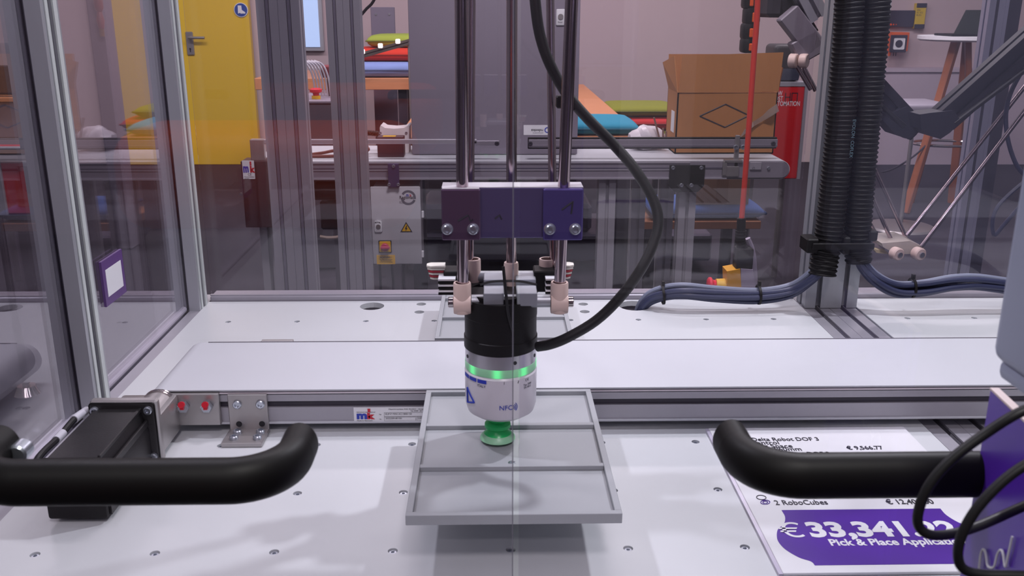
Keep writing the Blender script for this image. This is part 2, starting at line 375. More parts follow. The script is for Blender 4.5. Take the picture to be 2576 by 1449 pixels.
# ================================================================== CONVEYOR IN THE ENCLOSURE
cv = T('belt_conveyor', 'narrow white belt conveyor running across the table inside the enclosure', 'conveyor', (.4, 1.0, TZ))
CY0, CY1, CZ = .924, 1.069, .90
def belt_loop(x0, x1, y0, y1, zt, zb, t=.0012, n=10, rag=False):
    """closed belt loop around two rollers, thickness t"""
    r = (zt-zb)/2; zc = (zt+zb)/2; out = []
    for i in range(n+1): a = PI/2+PI*i/n; out.append((x0+r*math.cos(a), zc+r*math.sin(a)))
    for i in range(n+1): a = -PI/2+PI*i/n; out.append((x1+r*math.cos(a), zc+r*math.sin(a)))
    mb = MB(); N = len(out)
    def ring(y, k):
        q = []
        for i, (x, z) in enumerate(out):
            cx = x0 if i <= n else x1; d = Vector((x-cx, z-zc)).normalized()*k; q.append(mb.b.verts.new((x+d.x, y, z+d.y)))
        return q
    A, B, C2, D2 = ring(y0, 0), ring(y1, 0), ring(y1, -t), ring(y0, -t)
    for P, Q in ((A, B), (B, C2), (C2, D2), (D2, A)):
        for i in range(N): j = (i+1) % N; mb.b.faces.new((P[i], P[j], Q[j], Q[i]))
    return mb
cv.p('belt', belt_loop(-.352, 1.10, CY0-.002, CY1, CZ, CZ-.0395, .0014), BELT)
cv.p('side_profile', MB().box(-.325, 1.08, CY0+.0005, CY1-.002, CZ-.0068, CZ-.002)
     .box(-.325, 1.08, CY0+.0005, CY0+.004, CZ-.0145, CZ-.0062).box(-.325, 1.08, CY0+.0005, CY0+.004, CZ-.0405, CZ-.0215)
     .box(-.325, 1.08, CY0+.004, CY1-.004, CZ-.0385, CZ-.006).box(-.325, 1.08, CY0-.0005, CY0+.002, CZ-.0408, CZ-.0395), ALUD, label='grey profile side with a dark slot')
cv.p('slot', MB().box(-.325, 1.08, CY0+.0035, CY0+.0045, CZ-.0215, CZ-.0145), mat('slot_dark', (52, 48, 60), .6))
cv.p('slider_bed', MB().box(-.33, 1.09, CY0+.003, CY1-.003, CZ-.0018, CZ-.0015).box(-.325, 1.08, CY0-.0012, CY0+.0004, CZ-.0050, CZ-.0038), mat('bed_edge', (215, 205, 212), .4))
cv.p('end_roller', MB().cyl((-.352, CY0+.001, CZ-.0198), (-.352, CY1-.002, CZ-.0198), .018, 24, bev=.001), STEEL)
cv.p('shadow_gap_strip', MB().box(-.345, 1.09, CY1-.0008, CY1+.0004, CZ-.02, CZ+.0007), mat('shadow_gap_grey', (108, 104, 112), .5), label='thin dark strip standing in for the shadow gap behind the belt')  # shade of the gap behind the belt, built as a dark strip
# type label on the profile side
lx0 = at(890, 1040, CY0).x; lx1 = lx0+.125; lz1, lz0 = CZ-.0222, CZ-.0398
lb = cv.p('type_label', MB().box(lx0, lx1, CY0-.0002, CY0+.0005, lz0, lz1), PAPER)
yy = CY0-.0004
def tl(body, x, z, s, m, bold=0, sx=1., fit=None):
    FIT[0] = fit; cv.t('label_text', body, s, XZ(x, yy, z), m, lb, bold, 'LEFT', sx)
tl('m', lx0+.0030, lz0+.0046, .0115, BLUEP, .0007, 1, .0112); tl('k', lx0+.0146, lz0+.0046, .0088, REDP, .0008, 1, .0082)
cv.p('logo_bar', MB().box(lx0+.0150, lx0+.0180, yy-.0002, yy, lz0+.0122, lz0+.0162), REDP, lb)
tl('TECHNOLOGY GROUP', lx0+.0028, lz0+.0116, .0014, INK, 0, 1.25, .0205)
tl('Made in Germany', lx0+.003, lz0+.0016, .0018, INK, 0, 1.2, .0170)
tl('Typ', lx0+.027, lz0+.0088, .0017, INK); tl('Nr.', lx0+.0275, lz0+.0032, .0017, INK)
tl('Maschinenbau KG GmbH · Ampèrestr.', lx0+.0375, lz0+.0148, .0019, INK, 0, 1.2, .045); tl('Tel. 0228 / 45 98', lx0+.0610, lz0+.0126, .0019, INK, 0, 1.15)
tl('GUF-P MINI AC/1800/150', lx0+.0335, lz0+.0089, .0026, INK, 0, 1.0, .029); tl('202223091801001', lx0+.034, lz0+.0038, .0024, INK, 0, 1.0); tl('22/08/2022', lx0+.0685, lz0+.0038, .0024, INK)
def frame_xz(x0, x1, z0, z1, y, w): return MB().box(x0, x1, y-.0001, y, z0, z0+w).box(x0, x1, y-.0001, y, z1-w, z1).box(x0, x0+w, y-.0001, y, z0, z1).box(x1-w, x1, y-.0001, y, z0, z1)
cv.p('label_box', frame_xz(lx0+.0325, lx0+.118, lz0+.0068, lz0+.0115, yy, .0002), INK, lb)
cv.p('label_box', frame_xz(lx0+.0325, lx0+.0665, lz0+.0016, lz0+.0062, yy, .0002), INK, lb)
cv.p('label_box', frame_xz(lx0+.0675, lx0+.118, lz0+.0016, lz0+.0062, yy, .0002), INK, lb)
# bearing plate with two red-capped adjusting bolts
pa = at(396, 992, CY0-.006); pb = at(556, 1070, CY0-.006)
bp = cv.p('bearing_plate', MB().box(pa.x, pb.x, CY0-.006, CY0+.0002, pb.z, pa.z, .0008), STEEL, label='plain steel bearing plate')
for u in (463, 522):
    c = at(u, 1021, CY0-.006)
    bo = cv.p('hex_bolt', MB().cyl(c, c-Vector((0, .006, 0)), .0064, 6, bev=.0006), ZINC, bp)
    cv.p('red_cap', MB().cyl(c+Vector((0, -.006, .004)), c+Vector((0, -.009, .005)), .0035, 10).box(c.x-.002, c.x+.002, c.y-.0085, c.y-.0055, c.z-.001, c.z+.005), mat('red_paint', (205, 20, 45), .4), bp)
# L-shaped foot bracket
def foot(u0, name='foot_bracket'):
    a = at(u0, 987, CY0-.005); w = .0415; x0 = a.x; x1 = a.x+w; yf = CY0-.0045
    fb = cv.p(name, MB().box(x0, x1, yf, CY0+.0002, TZ, CZ-.0045, .0006).box(x0-.001, x1, yf-.033, yf+.001, TZ+.0002, TZ+.0052, .0006), STEEL, label='L-shaped steel bracket screwed to the table')
    for dx in (.010, .0345):
        cv.p('screw', screw_head((x0+dx, yf, CZ-.0155), (0, -1, 0), .0048, .0028), ZINC, fb)
        cv.p('bracket_hole', MB().cyl((x0+dx, yf-.0004, CZ-.0385), (x0+dx, yf+.001, CZ-.0385), .0032, 16), DARK, fb)
        for yy_ in (.009, .0225):
            cv.p('screw', screw_head((x0+dx, yf-yy_, TZ+.0052), (0, 0, 1), .0046, .0038), ZINC, fb)
foot(570)
a_ = at(658, 860, CY1+.003); b_ = at(738, 858, CY1+.003); cv.p('rear_bracket', MB().box(a_.x, b_.x, CY1, CY1+.006, TZ, CZ+.0015, .0006).box(a_.x, b_.x, CY1, CY1+.035, TZ+.0002, TZ+.005, .0006), STEEL)
# drive motor, gearbox block
mx0, mx1 = -.3985, -.3325; yF = .853
mt = cv.p('gear_flange', MB().box(mx0, mx1, yF+.0002, yF+.010, TZ+.0015, .9185, .002), STEEL, label='square silver flange behind the motor')
mo = cv.p('motor', MB().box(mx0+.0005, mx1-.001, yF-.004, yF, TZ+.002, .9175, .003, 2).prism(
    [(mx0+.0075, .9120), (mx1-.0155, .9120), (mx1-.0135, .905), (mx1-.0085, .888), (mx1-.0085, .856), (mx0+.004, .856), (mx0+.004, .905)], .745-.0, yF-.003,
    Matrix(((1, 0, 0, 0), (0, 0, 1, 0), (0, 1, 0, 0), (0, 0, 0, 1)))), BLACKM, label='black block motor in front of the conveyor drive')
cv.p('motor_cap', MB().box(mx0+.003, mx1-.010, .7385, .7455, .8545, .9135, .003, 2), BLACK, mo)
cv.p('motor_rib', MB().box(mx1-.0165, mx1-.0135, .748, yF-.003, .9085, .9128, .0008).box(mx1-.0115, mx1-.0085, .748, yF-.003, .893, .900, .0008), BLACKM, mo)
for x, z in ((mx0+.007, .9105), (mx1-.007, .9105), (mx1-.007, .860)):
    cv.p('screw', screw_head((x, yF-.004, z), (0, -1, 0), .0042, .004), ZINC, mo)
cv.p('gear_housing', MB().box(mx0+.006, mx1-.002, yF+.0095, CY0-.004, TZ+.006, .897, .003, 2).cyl((mx0+.045, yF+.01, .884), (mx0+.045, CY0-.0045, .884), .0185, 28), STEEL, mt)
cv.p('shaft_ring', MB().lathe([(.0155, 0), (.0195, 0), (.0195, .002), (.0180, .003), (.0195, .004), (.0195, .006), (.0155, .006)], (mx0+.045, CY0-.012, .884), (0, 1, 0), 28), CHROME, mt)
# motor cable with sleeves
k0 = at(222, 1030, .86); k1 = at(150, 1098, .80); k2 = at(98, 1150, .755); k3 = at(60, 1240, .72)
cb_ = cv.p('motor_cable', MB().tube([k0, (k0+k1)/2+Vector((0, 0, .003)), k1, k2, at(78, 1205, .742)], .0032, 10, res=6), RUBBER)
for a_, b_ in ((.05, .34), (.62, .74)):
    P = spline([k0, (k0+k1)/2+Vector((0, 0, .003)), k1, k2], 10); n_ = len(P)-1
    cv.p('cable_sleeve', MB().tube(P[int(a_*n_):int(b_*n_)+1], .0041, 12), mat('white_sleeve', (205, 205, 215), .4), cb_)
k4 = k0+Vector((.01, 0, -.006))
cv.p('motor_cable', MB().tube([k4, at(165, 1104, .805)+Vector((.004, 0, -.004)), at(112, 1158, .76)+Vector((.003, 0, -.006)), at(95, 1205, .745)], .0016, 8, res=6), CABLEL)

# ================================================================== TRAYS
def make_tray(lab, grp=None):
    t = T('parts_tray', lab, 'tray', (.0165, .775, TZ), grp)
    x0, x1, y0, y1, zt = -.0695, .1020, .650, .8995, .908
    t.p('tray_floor', MB().box(x0+.002, x1-.002, y0+.002, y1-.002, zt-.0085, zt-.0045), TRAY)
    w = .0055
    rim = MB().box(x0, x1, y0, y0+w, zt-.009, zt, .0004).box(x0, x1, y1-w, y1, zt-.009, zt, .0004)
    rim.box(x0, x0+w, y0+w, y1-w, zt-.009, zt, .0004).box(x1-w, x1, y0+w, y1-w, zt-.009, zt, .0004)
    t.p('rim', rim, TRAY)
    for k in (1, 2):
        y = y0+(y1-y0)*k/3; t.p('divider', MB().box(x0+w, x1-w, y-.0028, y+.0028, zt-.0046, zt-.0002, .0004), TRAY)
    for yq in (.745, .790): t.p('screw', screw_head((.0165, yq, zt-.0046), (0, 0, 1), .0034, .0008), ZINC)
    t.p('support_post', prof_z(.0165-.02, .755, TZ, zt-.009, 1, 1), ALUD)
    return t
tr1 = make_tray('grey three-compartment tray raised on a post under the gripper, in front of the conveyor')
def copy_tree(o, parent=None):
    c = o.copy(); COL.objects.link(c); c.parent = parent
    for ch in list(o.children): copy_tree(ch, c)
    return c
t2 = copy_tree(tr1.o); t2.location = (.0145, .775+.4300, TZ-.008)
t2['label'] = 'grey three-compartment tray behind the conveyor, half hidden by the robot'
for ch in t2.children:
    if ch.name.startswith('support_post'): ch.location.z = .008-.0; ch.scale.z = .82; ch.location.z = .008

# ================================================================== ROBOT
GX, GY = .0072, .790
rb = T('delta_robot', 'delta robot with steel rods and a white vacuum gripper over the front tray', 'robot', (GX, GY, .907))
rr = .0325
rb.p('gripper_body', MB().lathe([(0, .9315), (.014, .9315), (.024, .9335), (.0305, .938), (rr, .945), (rr+.0004, .9765), (rr-.001, .9785), (0, .9785)], (GX, GY, 0), (0, 0, 1), 48), GWHITE, label='white cylindrical gripper body')
def ringmat():
    m = bpy.data.materials.new('green_light_ring'); m.use_nodes = True; nt = m.node_tree; b = nt.nodes['Principled BSDF']; N = nt.nodes.new; L = nt.links.new
    b.inputs['Base Color'].default_value = (.35, .62, .42, 1); b.inputs['Roughness'].default_value = .4
    tc = N('ShaderNodeTexCoord'); sp = N('ShaderNodeSeparateXYZ'); at2 = N('ShaderNodeMath'); at2.operation = 'ARCTAN2'
    L(tc.outputs['Object'], sp.inputs[0]); L(sp.outputs['Y'], at2.inputs[0]); L(sp.outputs['X'], at2.inputs[1])
    mu = N('ShaderNodeMath'); mu.operation = 'MULTIPLY_ADD'; mu.inputs[1].default_value = 8; mu.inputs[2].default_value = .9; L(at2.outputs[0], mu.inputs[0])
    co = N('ShaderNodeMath'); co.operation = 'COSINE'; L(mu.outputs[0], co.inputs[0])
    ma = N('ShaderNodeMath'); ma.operation = 'MULTIPLY_ADD'; ma.inputs[1].default_value = .5; ma.inputs[2].default_value = .5; L(co.outputs[0], ma.inputs[0])
    pw = N('ShaderNodeMath'); pw.operation = 'POWER'; pw.inputs[1].default_value = 4; L(ma.outputs[0], pw.inputs[0])
    m2 = N('ShaderNodeMath'); m2.operation = 'MULTIPLY_ADD'; m2.inputs[1].default_value = .75; m2.inputs[2].default_value = .07; L(pw.outputs[0], m2.inputs[0])
    b.inputs['Emission Color'].default_value = (.03, 1, .22, 1); L(m2.outputs[0], b.inputs['Emission Strength']); return m
rb.p('light_ring', MB().lathe([(0, .9785), (rr-.0006, .9785), (rr, .9795), (rr, .9862), (0, .9862)], (GX, GY, 0), (0, 0, 1), 48), ringmat(), label='glowing green light ring')
st_ = rb.p('steel_collar', MB().lathe([(0, .9862), (rr-.0003, .9862), (rr-.0003, .9985), (rr-.0012, .9993), (0, .9993)], (GX, GY, 0), (0, 0, 1), 48), mat('brushed_collar', (185, 182, 190), .3, .85, .04))
for th in (-2.75, -1.18, -.35): 
    c = Vector((GX+math.cos(th)*(rr-.0008), GY+math.sin(th)*(rr-.0008), .9925)); ax = Vector((math.cos(th), math.sin(th), 0))
    rb.p('socket_screw', MB().cyl(c, c+ax*.0009, .0017, 10), DARK, st_)
rb.p('black_flange', MB().lathe([(0, .9993), (rr+.0006, .9993), (rr+.0006, 1.0092), (rr-.0002, 1.0098), (rr-.0002, 1.0285), (rr+.0002, 1.029), (rr+.0002, 1.046), (0, 1.046)], (GX, GY, 0), (0, 0, 1), 48), BLACK, label='black cylindrical flange')
cup = rb.p('suction_cup', MB().lathe([(0, .932), (.0115, .932), (.0120, .9275), (.0085, .9245), (.0120, .9215), (.0122, .9185), (.0095, .9165), (.0100, .9150), (.0128, .9118), (.0110, .9105), (0, .9105)], (GX-.003, GY, 0), (0, 0, 1), 28), GREEN, label='green ribbed suction cup')
rb.p('cup_lip', MB().lathe([(.008, .9125), (.0128, .9118), (.0160, .9085), (.0166, .9068), (.0150, .9066), (.0118, .9100), (.008, .9108)], (GX-.003, GY, 0), (0, 0, 1), 28), GREENP, cup)
# printing on the gripper body (curved around it)
def wrap(body, size, th, z, m, bold=0., tilt=0., sx=1.):
    """text bent around the gripper body"""
    me = txt(body, size, Matrix.Rotation(tilt, 4, 'Z'), m, (0, 0, 0), bold, 'CENTER', sx)
    return bend(me, th, z)
def bend(me, th, z):
    for v in me.vertices:
        a = th+v.co.x/rr; k = rr+.0006+v.co.z
        v.co = Vector((math.cos(a)*k, math.sin(a)*k, z+v.co.y-.907))
    return me
gb = [o for o in rb.o.children if o.name.startswith('gripper_body')][0]
def pr(name, me):
    o = bpy.data.objects.new(name, me); COL.objects.link(o); o.parent = gb; return o
pr('printed_text', wrap('NFC', .0062, -PI/2+.13, .9490, BLUEP))
for k in range(3):
    R_ = .0022+.0014*k
    mb = MB().tube([(R_*math.cos(t), R_*math.sin(t), 0) for t in [-.8+.2*i for i in range(9)]], .0003, 4)
    me = finish(mb, 'wave', BLUEP); me.transform(Matrix.Translation((.0095, .0023, 0))); pr('wave_mark', bend(me, -PI/2, .9490))
tri = MB()
def fr(P, w):
    mb = MB()
    for a_, b_ in zip(P, P[1:]+P[:1]): mb.tube([(*a_, 0), (*[(p+q)/2 for p, q in zip(a_, b_)], 0), (*b_, 0)], w, 6)
    return mb
pr('triangle_mark', bend(finish(fr([(-.005, .007), (-.005, -.0075), (.006, -.004)], .0008), 'tri', BLUEP), -PI/2-1.0, .9560))
mb = MB()
for k in range(3):
    for q in range(4): mb.box(-.017+k*.0105+q*.0022, -.017+k*.0105+(q+1)*.0022+.0001, -.0016, .0016, 0, .0003)
pr('printed_bars', bend(finish(mb, 'bars', mat('blue_bar', (20, 45, 175), .5)), -PI/2-.80, .9745))
pr('printed_text', wrap('ITALY', .0034, -PI/2-.56, .9690, GREYINK)); pr('printed_text', wrap('C€', .0034, -PI/2+.78, .973, GREYINK)); pr('printed_text', wrap('Typ 2000\nSN 0812', .0026, -PI/2+.8, .9690, GREYINK, ))
pr('printed_text', wrap('i', .004, -PI/2+.08, .9735, INK)); pr('printed_text', wrap('/', .003, -PI/2+.48, .9735, INK, .0002))
# cross plate, blocks and rods
RY0, RY1 = .7790, .8080      # front and rear rod pairs
jz = 1.0490
xl, xr = at(1163, 745, .775).x, at(1407, 745, .775).x
for sx, x in ((-1, xl), (1, xr)):
    j = rb.p('joint', MB().lathe([(.0060, .0205), (.0074, .0205), (.0078, .019), (.0078, -.0055), (.0072, -.007), (0, -.007)], (x, RY0-.004, 1.0415), (0, 0, 1), 20)
             .lathe([(.0, .0075), (.0085, .0075), (.0090, .0065), (.0090, -.0065), (.0085, -.0075), (0, -.0075)], (x, RY0-.004, 1.0425), (1, 0, 0), 24), CREAM, label='cream plastic ball joint')
    rb.p('joint_bolt', MB().cyl((x+sx*.0075, RY0-.004, 1.0440), (x+sx*.0125, RY0-.004, 1.0440), .0048, 14, bev=.0006), CHROME, j)
    x2 = x-sx*.0085
    rb.p('joint', MB().lathe([(.0055, .020), (.0070, .020), (.0072, .018), (.0072, -.006), (0, -.007)], (x2, RY1+.012, 1.051), (0, 0, 1), 20), CREAM)
xc = at(1287, 690, .81).x
rb.p('joint', MB().lathe([(.0045, .018), (.0062, .018), (.0066, .016), (.0066, -.008), (0, -.009)], (xc-.0005, RY1, 1.053), (0, 0, 1), 20), CREAM)
rb.p('cross_shaft', MB().cyl((xl+.008, RY0-.004, 1.0450), (xr-.008, RY0-.004, 1.0450), .0058, 20).cyl((xl+.012, RY1+.012, 1.0540), (xr-.012, RY1+.012, 1.0540), .0055, 20), ALU, label='grey cross shafts between the joints')
for u0, u1 in ((1216, 1268), (1300, 1352)):
    a = at(u0, 735, .762); b2 = at(u1, 735, .762)
    rb.p('clamp_block', MB().box(a.x, b2.x, .7620, .7860, at(1240, 771, .762).z, at(1240, 738, .762).z, .0006).box(a.x, b2.x, .7905, .8130, 1.040, 1.0600, .0006), mat('block_aluminium', (165, 168, 176), .4, .6), label='grey aluminium clamp block')
rb.p('carrier_plate', MB().lathe([(0, 1.0460), (.028, 1.0460), (.028, 1.0500), (0, 1.0500)], (GX, GY, 0), (0, 0, 1), 32).box(GX-.034, GX+.034, .800, .818, 1.044, 1.050, .001), BLACK)
# thin side plates fanned left and right
PRED = mat('plate_red', (176, 50, 66), .5); PCR = mat('plate_cream', (226, 222, 212), .5)
for sx in (-1, 1):
    xa = GX+sx*.046
    for k in range(6):
        z = 1.0665-.0022*k; w = .0165-.0006*k
        mb = MB().prism([(0, -.006), (w*.75, -.006), (w, -.003), (w, .004), (w*.8, .007), (0, .007)] if sx > 0 else [(0, .007), (-w*.8, .007), (-w, .004), (-w, -.003), (-w*.75, -.006), (0, -.006)], z, z+.0016,
                        Matrix.Translation((xa+sx*.004, .812, 0)))
        rb.p('side_plate', mb, PRED if k in (2, 4) else PCR, label='red edged thin plate' if k in (2, 4) else 'cream thin plate')
        z = 1.0590-.0026*k; w = .015
        rb.p('side_plate', MB().box(min(xa-sx*.006, xa+sx*w*.62), max(xa-sx*.006, xa+sx*w*.62), .790, .806, z, z+.0016), PAPER if k % 2 == 0 else BLACK)
    rb.p('side_carrier', MB().box(min(xa-sx*.016, xa+sx*.005), max(xa-sx*.016, xa+sx*.005), .800, .822, 1.045, 1.0645, .001), BLACK)
# rods, vertical pairs
def rod(u0, u1, y, ytop, z0, r):
    p0 = at(u0, 700, y); p0.z = z0; p1 = at(u1, 0, ytop); d = p1-p0; p1 = p0+d*1.9
    rb.p('rod', MB().cyl(p0, p1, r, 20), mat('rod_steel', (178, 162, 168), .14, 1, .03), label='polished steel rod')
rod(1164, 1160, .7765, .735, 1.052, .0050); rod(1408, 1438, .7765, .735, 1.052, .0050)
rod(1182, 1186, RY1+.010, .83, 1.060, .0036); rod(1392, 1384, RY1+.010, .83, 1.060, .0036); rod(1286, 1288, .8085, .80, 1.060, .0046)
# clamp bracket around the rods
BY = .7500
bx0, bx1 = at(1110, 540, BY).x, at(1469, 540, BY).x
z0, z1 = at(1280, 599, BY+.006).z, at(1280, 476, BY).z
BRK = mat('bracket_aluminium', (104, 94, 138), .34, .7, .05)  # violet of the reflected surroundings is put into the base colour
br = rb.p('rod_bracket', MB().box(bx0, bx1, BY+.006, BY+.030, z0, z1, .0008), BRK, label='aluminium bracket clamping all rods')
rb.p('bracket_top_lit', MB().box(bx0+.0004, bx1-.0004, BY+.0064, BY+.0296, z1, z1+.0004).box(bx0+.0010, at(1209, 540, BY).x-.001, BY+.0008, BY+.006, z1, z1+.0004), mat('bracket_top_lit', (190, 186, 192), .5, .2), br, label='top face of the bracket, coloured paler as lit')  # light falling on the top is put into this paler cap
for a_, b_, m_ in ((1112, 1209, 0), (1366, 1465, 1)):
    p = at(a_, 605, BY); q = at(b_, 605, BY)
    cp = rb.p('clamp_plate', MB().box(p.x, q.x, BY, BY+.0062, p.z, z1, .001), mat('clamp_left', (104, 80, 108), .32, .7) if m_ == 0 else mat('clamp_right', (96, 84, 150), .32, .7), br)  # each plate's violet reflection is painted into its colour
    for u in ((1125, 1190) if m_ == 0 else (1383, 1447)):
        c = at(u, 576, BY)
        rb.p('screw', MB().lathe([(0, .0025), (.0019, .0025), (.0021, .0045), (.0033, .0045), (.0040, .0036), (.0040, .0010), (.0050, .0008), (.0050, 0), (0, 0)], c, (0, -1, 0), 18), ZINC, br)
def scribble(pts, y, w=.0008):
    rb.p('pen_mark', MB().tube([at(u, v, y-.0002) for u, v in pts], w, 6), INK, br)
scribble([(1152, 556), (1178, 541), (1184, 557), (1190, 552)], BY); scribble([(1413, 528), (1440, 508), (1441, 506), (1437, 538)], BY)
scribble([(1245, 550), (1257, 541), (1262, 552)], BY+.006)
# black hose from the gripper
HP = [(1352, 872, .772), (1385, 866, .765), (1430, 848, .76), (1500, 806, .76), (1560, 748, .76), (1612, 678, .76), (1645, 610, .765), (1656, 555, .77), (1642, 500, .775), (1600, 430, .78), (1545, 365, .785), (1480, 300, .785), (1425, 235, .785), (1385, 165, .785), (1360, 95, .785), (1348, 20, .785), (1342, -80, .785), (1338, -300, .785)]
hose = rb.p('gripper_hose', MB().tube([at(*p) for p in HP], .0046, 14, res=5), RUBBER, label='black hose looping from the gripper flange up beside the rods')
p = at(1426, 256, .785); rb.p('hose_clip', MB().box(p.x-.009, p.x+.006, .779, .791, p.z-.005, p.z+.005, .001).cyl(p+Vector((.002, 0, 0)), p+Vector((.004, .001, -.006)), .0058, 14), BLACK, hose)
# thin black tube and tie across the blocks
rb.p('air_tube', MB().tube([at(1208, 716, .757), at(1235, 709, .757), at(1270, 707, .757), at(1310, 708, .757), at(1350, 716, .758)], .0011, 8, res=5)
     .tube([at(1266, 670, .757), at(1270, 712, .755), at(1274, 750, .755), at(1278, 790, .756), at(1290, 835, .757)], .0013, 8, res=5), RUBBER)
rb.p('motor_base', MB().cyl((GX, .80, 1.95), (GX, .80, 2.18), .16, 32, bev=.01), ALU)

# ================================================================== PRICE SIGN ON THE TABLE
sg = T('price_sign', 'white price sign with a purple price field lying flat on the table plate', 'sign', (.34, .77, TZ))
SX0, SX1, SY0, SY1, SZ = .2342, .4480, .6480, .9180, TZ+.0030
sg.p('sign_board', MB().box(SX0, SX1, SY0, SY1, TZ+.0003, SZ, .0004), PAPER)
sg.p('acrylic_cover', MB().box(SX0-.0035, SX0-.0002, SY0, SY1, TZ+.0003, SZ-.0005), mat('acrylic_edge', (196, 190, 208), .2))
def sh(u, v): p = on(u, v, SZ+.0002); return (p.x, p.y)
L_ = [sh(1966, 1283), sh(1975, 1300), sh(1972, 1318), sh(1958, 1330), sh(1954, 1345), sh(1958, 1362), sh(1976, 1382), sh(2010, 1402), sh(2040, 1412), sh(2050, 1422)]
xm = (on(1966, 1283, SZ).x+on(2368, 1283, SZ).x)/2; LL = spline([Vector((x, y, 0)) for x, y in L_], 4); L_ = [(p.x, p.y) for p in LL]
Rr = [(2*xm-x, y) for x, y in reversed(L_)]
sg.p('price_field', MB().prism(L_+Rr, SZ, SZ+.0002), PURPLE, label='purple shield-shaped price field')
def st2(body, u, u1, v, hpx, m, bold=0):
    p = on(u, v, SZ+.0003); FIT[0] = on(u1, v, SZ+.0003).x-p.x
    sg.t('printed_text', body, hpx, XY(p.x, p.y, SZ+.0004), m, None, bold, 'LEFT')
st2('€', 1968, 2028, 1352, .0330, PAPER, .0); st2('33,341.22', 2040, 2425, 1350, .0325, PAPER, .0013)
st2('Pick & Place Application', 2090, 2438, 1372.5, .0138, PAPER, .0004)
st2('2 RoboCubes', 1951, 2085, 1270, .0118, INK, .0001); st2('€ 12,400.00', 2233, 2353, 1268, .0118, INK, .0002)
st2('igus® Delta Robot DOF 3', 1838, 2063, 1110, .0112, INK, .0001)
st2('inkl. Control', 1842, 1962, 1118.5, .0112, INK, .0001); st2('Working Space', 1848, 1996, 1127, .0112, INK, .0001)
st2('Diameter 660mm', 1852, 2019, 1135, .0112, INK, .0001); st2('igus® Delta Robot DOF 2', 1868, 2093, 1147, .0112, INK, .0001)
st2('€ 9,566.77', 2133, 2225, 1131, .0112, INK, .0002)
# small purple outline icons beside the item lines
c = on(1925, 1264, SZ); 
def rrect(cx, cy, w, h, ang, t): 
    P = [Vector((w*.5*math.cos(a)**1, h*.5*math.sin(a), 0)) for a in [i*PI/8 for i in range(16)]]
    Mx = Matrix.Translation((cx, cy, SZ+.0003)) @ Matrix.Rotation(ang, 4, 'Z'); P = [Mx @ p for p in P]
    return MB().tube(P+[P[0]], t, 5)
sg.p('paperclip_icon', rrect(c.x, c.y, .0095, .0068, .5, .0004).add(rrect(c.x, c.y, .005, .0036, .5, .0004)), PURPLE)
c = on(1915, 1252, SZ); sg.p('cube_icon', rrect(c.x, c.y, .009, .008, .3, .0004), INK)

# ================================================================== CONDUITS, CABLE BUNDLES
def conduit(P, r, lab):
    P = spline([Vector(p) for p in P], 60); L = [0]
    for a, b in zip(P, P[1:]): L.append(L[-1]+(b-a).length)
    pitch = .0066; n = int(L[-1]/pitch*4); Q = []; 
    for i in range(n+1):
        d = L[-1]*i/n; k = max(j for j in range(len(L)) if L[j] <= d+1e-9); k = min(k, len(P)-2)
        Q.append(P[k]+(P[k+1]-P[k])*((d-L[k])/(L[k+1]-L[k])))
    mb = MB().tube(Q, lambda i, N: r*(1 if i % 4 in (0, 1) else .905), 22)
    return mb
cr = mat('corrugated_black', (11, 9, 11), .55, 0, .1); cr.node_tree.nodes['Principled BSDF'].inputs['Specular IOR Level'].default_value = .3
tc_ = T('corrugated_conduit', 'left of two black corrugated conduits hanging in front of the double post', 'conduit', at(2070, 690, 1.318), 'black corrugated conduits')
tc_.p('tube', conduit([at(2137, -350, 1.322), at(2137, 0, 1.322), at(2124, 200, 1.322), at(2106, 400, 1.320), at(2086, 580, 1.318), at(2068, 690, 1.312)], .0205, ''), cr)
td_ = T('corrugated_conduit', 'right of two black corrugated conduits hanging in front of the double post', 'conduit', at(2162, 655, 1.318), 'black corrugated conduits')
td_.p('tube', conduit([at(2205, -350, 1.322), at(2205, 0, 1.322), at(2190, 200, 1.322), at(2172, 400, 1.320), at(2158, 580, 1.318), at(2160, 660, 1.314)], .0195, ''), cr)
